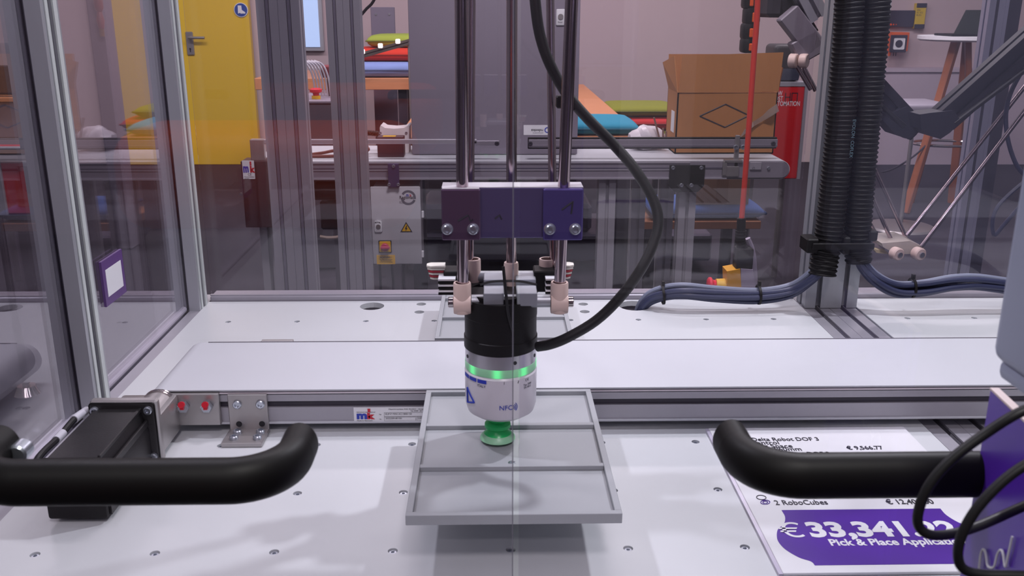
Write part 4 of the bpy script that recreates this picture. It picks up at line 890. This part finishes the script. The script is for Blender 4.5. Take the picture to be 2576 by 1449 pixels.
cushion('bright red cushion between the blue and the lime cushion on the far table', Vector((cx_+.05, 6.68, zt_+h1*.97)), .66, .50, .085, (206, 52, 30), 'cushion_red')
cushion('lime green cushion, topmost of the stack on the far beech table', Vector((cx_+.16, 6.75, zt_+h1*.97+.087)), .56, .46, .085, (150, 165, 60), 'cushion_lime')
pt = on(1500, 345, .751)
cushion('teal cushion lying on the near end of the long beech table', Vector((on(1490, 335, .75).x, xr_.y+.24, .751)), .40, .42, .055, (28, 130, 158), 'cushion_teal')
lt = T('low_bench', 'low dark bench under the coloured cushions between the long beech table and the carton', 'bench', (at(1620, 350, 5.2).x, 5.4, 0))
x0_, x1_ = (xr_.x+xf.x)/2+.04, at(1720, 350, 5.2).x; zl = at(1600, 352, 5.2).z
lt.p('bench_top', MB().box(x0_, x1_, 5.15, 5.75, zl-.04, zl, .003), MC['dark_seal'])
for x in (x0_+.03, x1_-.08):
    for y in (5.2, 5.65): lt.p('leg', MB().box(x, x+.05, y, y+.05, 0, zl-.04), MC['dark_seal'])
cz = at(1600, 352, 5.2).z; cxx = (x0_+x1_)/2+.02
hL = at(1600, 330, 5.2).z-cz; hR = at(1620, 298, 5.2).z-at(1620, 330, 5.2).z; hO = at(1600, 275, 5.2).z-at(1600, 298, 5.2).z
cushion('lime cushion at the bottom of the stack beside the carton', Vector((cxx-.02, 5.42, cz+.001)), .44, .44, hL, (160, 170, 60), 'cushion_lime2')
cushion('red cushion in the middle of the stack beside the carton', Vector((cxx-.0, 5.42, cz+hL+.002)), .44, .44, hR*1.0, (176, 26, 30), 'cushion_red2')
cushion('olive green cushion on top of the stack beside the carton', Vector((cxx-.05, 5.44, cz+hL+hR+.004)), .40, .44, hO*1.15, (118, 120, 28), 'cushion_olive')

# ---- bench with carton below the conveyor
zb_ = .40; a = on(1612, 556, zb_); b2 = on(1915, 556, zb_); yb0 = a.y-.01
bn = T('wooden_bench', 'low beech bench under the rear conveyor with a blue cushion and a carton', 'bench', ((a.x+b2.x)/2, yb0+.2, 0))
bn.p('bench_top', MB().box(a.x, b2.x, yb0, yb0+.36, zb_-.035, zb_, .003), WOOD)
for x in (a.x+.03, b2.x-.09):
    for y in (yb0+.03, yb0+.29): bn.p('leg', MB().box(x, x+.045, y, y+.045, 0, zb_-.035), MC['dark_seal'])
cushion('blue cushion on the low bench under the rear conveyor', Vector((on(1765, 530, zb_).x-.01, yb0+.19, zb_+.001)), b2.x-a.x-.02, .34, .055, (58, 92, 160), 'cushion_blue2')
a = at(1745, 505, yb0+.10); b2 = at(1880, 505, yb0+.10); zc_ = zb_+.057
c2 = T('carton', 'small pale brown carton on the blue cushion under the rear conveyor', 'box', ((a.x+b2.x)/2, yb0+.2, zc_))
c2.p('carton_body', MB().box(a.x, b2.x, yb0+.08, yb0+.27, zc_, zc_+.17, .001), mat('pale_cardboard', (176, 140, 108), .8, 0, .1, 14))
c2.p('parcel_tape', MB().box((a.x+b2.x)/2-.025, (a.x+b2.x)/2+.025, yb0+.0785, yb0+.2715, zc_+.0005, zc_+.1712), mat('brown_tape', (158, 118, 84), .3))

# ---- low dark machine frame on the floor below
lf_ = T('dark_machine', 'long low dark machine frame on the floor behind the rear conveyor legs', 'machine', (.2, 4.7, 0))
lf_.p('base_body', MB().box(-.45, 1.1, 4.5, 5.0, .06, .20, .01).box(-.35, .5, 4.55, 4.95, .20, .34, .02), mat('machine_dark', (70, 66, 84), .4, .3))
for x in (-.4, .35, 1.0): lf_.p('foot', MB().cyl((x, 4.6, 0), (x, 4.6, .06), .03, 14), STEEL)

# ---- e-stop pendant hanging on a red hose
PY = 1.95
es = T('emergency_stop_pendant', 'grey and yellow pendant with red button hanging on an orange-red hose behind the enclosure', 'pendant', at(1865, 700, PY))
es.p('supply_hose', MB().tube([at(1908, -300, PY), at(1906, 0, PY), at(1896, 150, PY), at(1886, 290, PY), at(1874, 450, PY), at(1865, 560, PY)], .0058, 12, res=6), mat('orange_red_hose', (222, 58, 42), .35), label='orange-red hose')
es.p('hose_plug', MB().cyl(at(1865, 548, PY), at(1864, 585, PY), .0095, 16, bev=.001), BLACK)
es.p('coiled_lead', conduit([at(1864, 580, PY), at(1863, 610, PY), at(1873, 640, PY), at(1872, 670, PY)], .0115, ''), BLACK)
a = at(1850, 622, PY); b2 = at(1888, 677, PY); es.p('black_grip', MB().box(a.x, b2.x, PY-.018, PY+.018, b2.z, a.z, .004, 2), BLACK)
P = [at(*q_, PY) for q_ in ((1858, 670), (1888, 672), (1898, 740), (1898, 800), (1858, 800))]
es.p('grey_housing', MB().prism([(p.x, p.z) for p in P], PY-.02, PY+.022, Matrix(((1, 0, 0, 0), (0, 0, 1, 0), (0, 1, 0, 0), (0, 0, 0, 1)))), mat('pendant_grey', (168, 158, 176), .4))
P = [at(*q_, PY) for q_ in ((1823, 676), (1856, 670), (1860, 740), (1856, 780), (1826, 780))]
es.p('yellow_housing', MB().prism([(p.x, p.z) for p in P], PY-.021, PY+.021, Matrix(((1, 0, 0, 0), (0, 0, 1, 0), (0, 1, 0, 0), (0, 0, 0, 1)))), mat('pendant_yellow', (222, 158, 20), .4), label='yellow housing half')
c0 = at(1824, 718, PY); c1 = at(1800, 716, PY); c3 = at(1780, 716, PY)
es.p('button_collar', MB().cyl(c0, c1, .0155, 20, .013), mat('collar_yellow', (226, 180, 50), .4)); es.p('stop_button', MB().lathe([(0, 0), (.010, 0), (.011, .006), (.0165, .010), (.0165, .015), (.013, .0175), (0, .018)], c1, c3-c1, 24), mat('stop_red', (226, 30, 60), .35), label='red mushroom button')
P = [at(1880, 600, PY+.03), at(1892, 632, PY+.03), at(1897, 680, PY+.03), at(1900, 760, PY+.03)]
es.p('grey_strap', MB().tube(P, .007, 10, res=6), MC['pendant_grey'])

# ---- red display board at right behind carton
YR = 4.3; a = at(1925, 217, YR); b2 = at(2004, 450, YR)
rd = T('display_board', 'red display board with white lettering on a stand to the right of the carton', 'board', ((a.x+b2.x)/2, YR, 0))
rd.p('board_panel', MB().box(a.x-.05, b2.x, YR, YR+.25, b2.z, a.z, .004), mat('board_red', (200, 28, 34), .4))
rd.p('board_trim', MB().box(a.x-.05, b2.x+.012, YR-.004, YR+.25, a.z, a.z+.018).box(b2.x, b2.x+.014, YR-.004, YR+.25, b2.z, a.z), ALUD)
p = at(1949, 238, YR); FIT[0] = at(2012, 260, YR).x-(p.x-.012); rd.t('board_text', 'LOW\nCOST\nAUTOMATION', .030, XZ(p.x-.012, YR-.001, p.z-.004), PAPER, None, .0004, 'LEFT', .80, None, .78)
p = at(1975, 240, YR); mb = MB()
for dx in (.0, .022, .03, .055): mb.box(p.x+dx, p.x+dx+.003, YR-.002, YR, p.z-.026, p.z+.012)
mb.box(p.x, p.x+.025, YR-.002, YR, p.z-.009, p.z-.006).box(p.x+.03, p.x+.058, YR-.002, YR, p.z+.009, p.z+.012); rd.p('line_logo', mb, INK)
for x in (a.x, b2.x-.03): rd.p('leg', MB().cyl((x, YR+.12, 0), (x, YR+.12, b2.z), .015, 14), STEEL)
p = at(1977, 118, YR+.05); sp = T('black_backpack', 'black rounded case standing on the red display board', 'case', (p.x, YR+.12, a.z+.018))
xa, xb = at(1945, 150, YR+.05).x, at(2016, 150, YR+.05).x
sp.p('case_body', MB().box(xa, xb, YR+.04, YR+.2, a.z+.019, at(1980, 112, YR+.05).z, .02, 4), mat('case_black', (46, 42, 46), .55, 0, .1))
sp.p('net_pocket', MB().box(xa+.008, xb-.008, YR+.034, YR+.045, a.z+.022, at(1980, 172, YR+.05).z, .006, 2), mat('net_blue_black', (52, 56, 74), .6, 0, .3, 120, .3))

# ---- dark cable carrier and delta robot arm at top right (behind enclosure)
CYr = 2.6
cc = T('cable_carrier', 'black segmented cable carrier with orange clips hanging at the upper right behind the rear pane', 'cable carrier', at(1890, 133, CYr))
for k, (v0, v1) in enumerate(((-40, 22), (18, 62), (58, 100), (96, 134))):
    a = at(1873-k*1.5+(4 if k == 1 else 0), v1, CYr); b2 = at(1912-k*1.5+(6 if k == 1 else 0), v0, CYr)
    sgm = cc.p('carrier_link', MB().box(a.x, b2.x, CYr, CYr+.05, a.z, b2.z, .008, 2), BLACK)
    cc.p('orange_clip', MB().box(b2.x-.024, b2.x-.014, CYr-.006, CYr+.002, a.z+.006, b2.z-.014, .002), mat('clip_orange', (230, 88, 28), .4), sgm)
def beam(p0, p1, w, h):
    """a profile bar between two points"""
    d = p1-p0; M = Matrix.Translation(p0) @ d.to_track_quat('Z', 'X').to_matrix().to_4x4()
    return MB().prism([(x-w/2, y-h/2) for x, y in slot_poly(1, 1, w)], 0, d.length, M)
DKP = mat('dark_profile', (38, 34, 42), .4, .4, .06)
ra = T('delta_robot', 'dark upper arms of a delta robot between the cable carrier and the double post', 'robot', at(1980, 40, 2.5))
ra.p('motor_cluster', MB().box(at(1916, 10, 2.55).x, at(2010, 10, 2.55).x, 2.5, 2.62, at(1950, 36, 2.5).z, 1.6, .01).box(at(1925, 10, 2.5).x, at(1965, 10, 2.5).x, 2.47, 2.6, at(1950, 44, 2.5).z, 1.5, .01), mat('arm_dark', (54, 50, 58), .45, .3), label='dark motor cluster')
ra.p('upper_arm', beam(at(1960, -30, 2.5), at(2030, 90, 2.5), .05, .05), DKP); ra.p('upper_arm', beam(at(2000, -60, 2.45), at(2055, 45, 2.45), .05, .05), ALUD)
ra.p('elbow_block', MB().box(-.028, .028, -.02, .02, -.07, .05, .003, M=Matrix.Translation(at(2008, 70, 2.44)) @ Matrix.Rotation(math.radians(-42), 4, 'Y')), mat('elbow_grey', (128, 120, 130), .5))
ra.p('elbow_block', MB().box(-.035, .035, -.02, .02, -.03, .03, .003, M=Matrix.Translation(at(2028, 118, 2.44)) @ Matrix.Rotation(math.radians(-30), 4, 'Y')), MC['elbow_grey'])
for u in (1996, 2022):
    c = at(u, 153, 2.42); ra.p('joint', MB().lathe([(0, -.010), (.016, -.010), (.018, -.008), (.018, .008), (.016, .010), (0, .010)], c, (.8, -.6, 0), 22), CREAM)
ra.p('rod', MB().cyl(at(2004, 165, 2.42), at(2040, 225, 2.42), .006, 12).cyl(at(2022, 170, 2.42), at(2052, 228, 2.42), .006, 12), MC['rod_steel'])

# ---- third delta robot, seen right of the conduits
Y3 = 2.05
r3 = T('delta_robot', 'black-armed delta robot with hexagonal elbows behind the conduits', 'robot', at(2262, 640, Y3))
r3.p('upper_arm', beam(at(2165, 185, Y3), at(2300, 330, Y3), .046, .046), DKP); r3.p('upper_arm', beam(at(2640, 60, Y3-.05), at(2368, 302, Y3-.05), .050, .050), DKP)
r3.p('arm_rail', MB().cyl(at(2180, 235, Y3-.03), at(2275, 318, Y3-.03), .006, 10).cyl(at(2640, 130, Y3-.08), at(2400, 310, Y3-.08), .006, 10), BLACKM)
def poly(pts, y0, y1): return MB().prism([(at(u, v, y0).x, at(u, v, y0).z) for u, v in pts], y0, y1, Matrix(((1, 0, 0, 0), (0, 0, 1, 0), (0, 1, 0, 0), (0, 0, 0, 1))))
HX = mat('elbow_black', (28, 27, 38), .5)
r3.p('elbow', poly([(2217, 298), (2245, 283), (2283, 268), (2318, 292), (2318, 328), (2288, 351), (2254, 340)], Y3-.03, Y3+.03), HX, label='black hexagonal elbow')
r3.p('elbow', poly([(2314, 288), (2340, 284), (2400, 278), (2418, 306), (2390, 334), (2366, 350), (2342, 343), (2318, 326)], Y3-.085, Y3-.025), HX, label='black hexagonal elbow')
for (u0, v0, u1, v1, y) in ((2165, 350, 2285, 610, Y3+.06), (2165, 430, 2250, 622, Y3), (2165, 520, 2216, 612, Y3+.04), (2600, 190, 2282, 592, Y3+.02), (2600, 250, 2318, 620, Y3-.04)):
    r3.p('rod', MB().cyl(at(u0, v0, y), at(u1, v1, y), .0048, 12), MC['rod_steel'], label='steel forearm rod')
r3.p('platform', poly([(2218, 612), (2290, 606), (2325, 622), (2320, 638), (2255, 640), (2222, 622)], Y3-.04, Y3+.05), mat('platform_grey', (190, 180, 170), .5))
for u, v, y in ((2255, 638, Y3-.055), (2310, 638, Y3-.055), (2215, 612, Y3+.03), (2266, 606, Y3+.06)):
    c = at(u, v, y); j = r3.p('joint', MB().lathe([(0, -.011), (.012, -.011), (.0145, -.008), (.0145, .008), (.012, .011), (0, .011)], c, (.25, -1, 0), 22), CREAM, label='cream joint wheel')
    r3.p('joint_bolt', MB().cyl(c+Vector((.0028, -.011, 0)), c+Vector((.0035, -.0145, 0)), .006, 12), ZINC, j)
r3.p('yellow_part', poly([(2197, 626), (2230, 632), (2236, 640), (2205, 636)], Y3-.02, Y3), mat('pale_yellow', (196, 180, 140), .5))
r3.p('arm_cable', MB().tube([at(2600, 130, Y3), at(2540, 240, Y3), at(2532, 330, Y3), at(2560, 420, Y3), at(2610, 460, Y3)], .005, 8, res=6).tube([at(2620, 420, Y3), at(2510, 520, Y3), at(2500, 590, Y3), at(2530, 560, Y3), at(2600, 480, Y3)], .0045, 8, res=6), CABLE)
r3.p('motor_base', MB().cyl((at(2400, 0, Y3).x, Y3, 1.60), (at(2400, 0, Y3).x, Y3, 1.74), .22, 32, bev=.01), BLACKM)
r3.p('upper_arm', MB().box(at(2120, 100, Y3).x, at(2175, 100, Y3).x, Y3-.02, Y3+.02, at(2165, 200, Y3).z, 1.62), DKP)

# ---- items at the right of the back wall
def wallthing(name, lab, cat, u0, v0, u1, v1, dep=.05):
    a = at(u0, v0, 7.95-dep); b = at(u1, v1, 7.95-dep); return T(name, lab, cat, ((a.x+b.x)/2, 7.95, b.z)), a.x, b.x, b.z, a.z, 7.95-dep
w, x0, x1, z0, z1, y = wallthing('wall_device', 'flat black device with small orange lamps mounted on the back wall', 'device', 2236, 26, 2298, 68)
w.p('device_body', MB().box(x0, x1, y, 7.95, z0, z1, .004), mat('device_dark', (52, 46, 60), .5))
for k in range(3): w.p('indicator', MB().cyl((x0+.03+.022*k, y-.004, z0+.02), (x0+.03+.022*k, y, z0+.02), .008-.002*k, 10), MC['clip_orange'])
w, x0, x1, z0, z1, y = wallthing('terminal_strip', 'narrow upright yellow module with dark terminals on the back wall', 'module', 2307, 8, 2324, 72)
w.p('module_body', MB().box(x0, x1, y, 7.95, z0, z1, .002), mat('module_yellow', (206, 176, 40), .5))
w.p('terminal', MB().box(x0-.001, x1+.001, y-.006, y, z1-.035, z1, .002), MC['dark_seal']); w.p('terminal', MB().box(x0-.001, x1+.001, y-.006, y, z0, z0+.035, .002), MC['dark_seal'])
w.t('module_text', '24V\nK1 K2\nRUN', .020, XZ(x0+.006, y-.001, z0+.14), INK)
w, x0, x1, z0, z1, y = wallthing('camera_lamp', 'orange cube-shaped camera lamp with dark front frame mounted on the back wall', 'lamp', 2243, 88, 2279, 132, .16)
w.p('lamp_body', MB().box(x0+.01, x1+.02, y+.015, 7.95, z0+.008, z1+.02, .004), mat('lamp_orange', (220, 96, 40), .5))
w.p('front_frame', MB().box(x0, x1, y, y+.02, z0, z1, .004), MC['device_dark']); w.p('front_glass', MB().box(x0+.024, x1-.02, y-.003, y+.001, z0+.024, z1-.024, .006), PAPER)
w.p('lens', MB().cyl(((x0+x1)/2, y-.006, (z0+z1)/2), ((x0+x1)/2, y-.002, (z0+z1)/2), .030, 22), MC['device_dark'])
for dx in (.02, .055, .075): w.p('connector', MB().cyl((x0+dx, y+.05, z0-.03), (x0+dx, y+.05, z0+.01), .010 if dx < .03 else .004, 10), MC['lamp_orange'] if dx < .03 else MC['dark_seal'])
# bar table with laptop
YT = 6.0; zt2 = at(2420, 90, YT).z; cx2 = at(2415, 90, YT).x; fcx = at(2398, 420, YT).x
bt_ = T('bar_table', 'round white bar table on splayed wooden legs with a steel foot ring', 'table', (cx2, YT, 0))
bt_.p('table_top', MB().lathe([(0, -.03), (.27, -.03), (.285, -.02), (.285, 0), (0, 0)], (cx2+.04, YT, zt2), (0, 0, 1), 40), PAPER)
for dx, dy, tx in ((-.26, -.12, -.03), (-.09, .2, -.005), (.20, -.05, .05), (.2, .2, .07)):
    p0 = Vector((cx2+tx, YT+dy*.2, zt2-.03)); p1 = Vector((cx2+dx, YT+dy, .0)); d = p1-p0
    bt_.p('leg', MB().box(-.026, .026, -.018, .018, 0, d.length, .006, M=Matrix.Translation(p0) @ d.to_track_quat('Z', 'Y').to_matrix().to_4x4()), mat('leg_wood', (158, 92, 56), .5, 0, .1, 8))
zr = at(2400, 362, YT).z; n = 32
bt_.p('foot_ring', MB().tube([(cx2-.0+.20*math.cos(2*PI*i/n), YT+.03+.14*math.sin(2*PI*i/n), zr) for i in range(n+1)], .009, 8), CHROME)
lpt = T('laptop', 'open black laptop seen from behind on the white bar table', 'laptop', (cx2+.02, YT, zt2))
lpt.p('laptop_base', MB().box(cx2-.13, cx2+.20, YT-.16, YT+.08, zt2+.001, zt2+.014, .003), BLACK)
a = at(2398, 82, YT-.12); b = at(2425, 25, YT-.04); c_ = at(2498, 25, YT-.04); d_ = at(2498, 85, YT-.12)
V = [Vector((a.x, YT-.13, zt2+.014)), Vector((d_.x+.03, YT-.13, zt2+.014)), Vector((c_.x+.03, YT-.07, c_.z)), Vector((b.x, YT-.07, b.z))]; V += [v+Vector((0, .007, 0)) for v in V]
lpt.p('laptop_lid', MB().faces(V, [(0, 1, 2, 3), (7, 6, 5, 4), (0, 1, 5, 4), (1, 2, 6, 5), (2, 3, 7, 6), (3, 0, 4, 7)]), mat('lid_black', (30, 34, 30), .45))
p0 = at(2315, 378, YT); wl = mesh1('floor_cable', MB().tube([at(2330, 365, YT-.1), at(2300, 392, YT-.1), at(2260, 418, YT-.1), on(2225, 432, .01), on(2150, 440, .01)], .006, 8, res=6), MC['dark_seal'], 'thin dark cable trailing from the bar table to the floor', 'cable', loc=on(2225, 432, .0))
# grey stool behind elbows
YG = 5.3; a = at(2280, 245, YG); b = at(2398, 285, YG); gs = T('grey_stool', 'pale grey stool seat behind the black elbows of the right delta robot', 'stool', ((a.x+b.x)/2, YG+.2, 0))
gs.p('seat', MB().box(a.x, b.x, YG, YG+.36, b.z, b.z+.05, .015, 3), mat('stool_grey', (158, 152, 164), .5)); gs.p('stem', MB().cyl(((a.x+b.x)/2, YG+.18, .03), ((a.x+b.x)/2, YG+.18, b.z), .012, 16), STEEL); gs.p('foot_disc', MB().lathe([(0, .035), (.05, .032), (.19, .012), (.2, 0), (0, 0)], ((a.x+b.x)/2, YG+.18, 0), (0, 0, 1), 28), STEEL)

# ---- device cluster seen between the two posts
YK = 4.6; a = at(785, 260, YK); b = at(830, 345, YK)
dk = T('control_desk', 'dark grey control desk with an emergency stop seen between the two tall posts', 'desk', (a.x+.05, YK+.1, 0))
dk.p('desk_body', MB().box(a.x-.12, b.x+.06, YK, YK+.4, 0, a.z, .006), mat('desk_grey', (92, 88, 98), .5)); dk.p('desk_top', MB().box(a.x-.13, b.x+.07, YK-.01, YK+.41, a.z, a.z+.012, .002), CG)
p = at(796, 256, YK+.1); p.z = a.z+.012
dk.p('stop_collar', MB().cyl(p, p+Vector((0, 0, .016)), .022, 20), YEL); dk.p('stop_button', MB().lathe([(0, 0), (.014, 0), (.016, .012), (.030, .018), (.030, .03), (.02, .036), (0, .037)], p+Vector((0, 0, .016)), (0, 0, 1), 22), REDP)
wr = T('cable_rack', 'row of curved transparent hoses on a red holder above the control desk', 'rack', (p.x+.05, YK+.2, a.z+.012))
wr.p('red_holder', MB().box(at(786, 180, YK).x, at(822, 180, YK).x, YK+.22, YK+.30, at(800, 205, YK).z, at(800, 172, YK).z, .012, 3), mat('holder_red', (130, 48, 52), .4))
wr.p('rack_stand', MB().box(at(802, 220, YK).x, at(808, 220, YK).x, YK+.24, YK+.27, a.z+.012, at(800, 200, YK).z), DARK)
for k in range(6):
    x = at(776+k*8, 200, YK).x; z = a.z+.02
    wr.p('hose', MB().tube([(x, YK+.16, z), (x-.01, YK+.17, z+.09), (x-.035, YK+.18, z+.15), (x-.08, YK+.2, z+.17)], .005, 8, res=6), mat('hose_clear', (176, 172, 182), .2))
# LED bar and grey wall board above the stacked cushions
YW = 6.0; lb_ = T('led_bar', 'slanted dark bar with small bright square lamps above the coloured cushions', 'lamp', at(970, 118, YW))
lb_.p('bar', beam(at(900, 142, YW), at(1034, 104, YW), .035, .035), mat('bar_dark', (92, 84, 80), .4, .3))
for u, v in ((912, 130), (957, 115), (1001, 104)):
    c = at(u, v, YW-.03); lb_.p('led_square', MB().box(c.x-.014, c.x+.014, YW-.045, YW-.02, c.z-.014, c.z+.014, .004), mat('led_lit', (250, 245, 240), .4, emit=(255, 246, 240), es=1.5), label='bright square lamp')
for u in (905, 1030): c = at(u, 140, YW); lb_.p('bar_stand', MB().cyl((c.x, YW, 0), (c.x, YW, at(u, 141 if u < 950 else 105, YW).z), .01, 10), STEEL)
a = at(935, 105, 7.3); b = at(992, 18, 7.3); gb_ = T('grey_board', 'dark grey upright board against the back wall above the cushions', 'board', ((a.x+b.x)/2, 7.35, 0))
gb_.p('board_panel', MB().box(a.x, b.x, 7.3, 7.33, .0, b.z, .003), mat('board_grey', (112, 106, 124), .5)); gb_.p('board_rivets', MB().cyl((a.x+.04, 7.295, a.z+.2), (a.x+.04, 7.3, a.z+.2), .008, 10).cyl((b.x-.04, 7.295, a.z+.2), (b.x-.04, 7.3, a.z+.2), .008, 10), ZINC)
a = at(905, 45, 2.6); wlc = mesh1('hanging_cable', MB().tube([at(905, 42, 2.6), at(922, 22, 2.6), at(938, 5, 2.6), at(960, -40, 2.6)], .004, 8, res=5), RUBBER, 'thin black cable slanting at the top between the right tall post and the cabinet', 'cable', loc=a)

# ---- far left, through the left wall pane
YM = 5.6; a = at(0, 165, YM); b = at(36, 240, YM)
mn = T('monitor', 'dark monitor on a stand at the far left beyond the left wall pane', 'monitor', (b.x-.2, YM, 0))
mn.p('screen', MB().box(b.x-.5, b.x, YM, YM+.05, b.z, a.z, .006), mat('screen_black', (36, 34, 42), .25)); mn.p('stand', MB().box(b.x-.3, b.x-.22, YM+.02, YM+.06, 0, b.z), ALUD); mn.p('shelf', MB().box(b.x-.5, b.x+.04, YM-.06, YM+.2, b.z-.03, b.z-.01), WOOD)
mn.p('radiator', MB().box(b.x-.5, b.x+.06, YM-.03, YM+.05, at(20, 345, YM).z, b.z-.035, .004), CG)
YQ = 3.0; a = at(20, 402, YQ); b = at(82, 540, YQ)
rt = T('machine_trolley', 'red machine trolley with metal corner and caster at the far left beyond the glass', 'trolley', (b.x-.2, YQ+.1, 0))
rt.p('trolley_body', MB().box(b.x-.6, b.x, YQ, YQ+.35, b.z, a.z, .006), mat('trolley_red', (176, 34, 46), .4)); rt.p('corner_profile', MB().box(b.x-.16, b.x-.075, YQ-.012, YQ, b.z, a.z, .002), ALUD)
rt.p('top_frame', prof_x(YQ-.02, a.z, b.x-.6, b.x+.01), ALUD); 
for x in (b.x-.12, b.x-.5):
    ft_ = rt.p('caster_leg', MB().cyl((x, YQ+.02, .03), (x, YQ+.02, b.z), .012, 12), CHROME); rt.p('caster_plate', MB().cyl((x, YQ+.02, 0), (x, YQ+.02, .03), .045, 20, .03), CHROME, ft_)
a = at(214, 0, 5.0); b = at(255, 55, 5.0)
ar = T('dark_machine', 'dark machine column with a red and brass fitting left of the yellow door', 'machine', (a.x, 5.1, 0))
ar.p('column', MB().box(a.x, b.x+.02, 5.0, 5.12, 0, 1.7, .01), mat('column_grey', (112, 104, 116), .5)); c = at(249, 20, 4.97)
ar.p('fitting', MB().lathe([(0, -.11), (.014, -.10), (.02, -.06), (.012, -.02), (.022, 0), (.022, .05), (0, .055)], c, (0, 0, 1), 18), mat('fitting_red', (120, 60, 56), .35)); ar.p('fitting_tip', MB().cyl(c+Vector((0, 0, -.14)), c+Vector((0, 0, -.10)), .012, 12), mat('brass', (150, 120, 70), .3, .9))

# ---- behind the camera: things that show as reflections in the door leaves
YE = -2.6
oc = T('orange_counter', 'rounded orange-red counter standing behind the camera, mirrored faintly in the doors', 'counter', (-1.0, YE, 0))
oc.p('counter_body', MB().box(-1.45, -.30, YE-.5, YE, .45, .84, .12, 5), mat('counter_orange', (240, 90, 30), .5)); oc.p('counter_base', MB().box(-1.35, -.40, YE-.45, YE-.05, 0, .45, .02), PAPER)
pc = T('pale_pillar', 'pale pillar standing behind the camera', 'pillar', (.9, YE-.6, 0))
pc.p('shaft', MB().box(.6, 1.3, YE-.9, YE-.6, .04, 2.9, .01), PAPER); pc.p('plinth', MB().box(.56, 1.34, YE-.94, YE-.56, 0, .04, .004), ALUD)
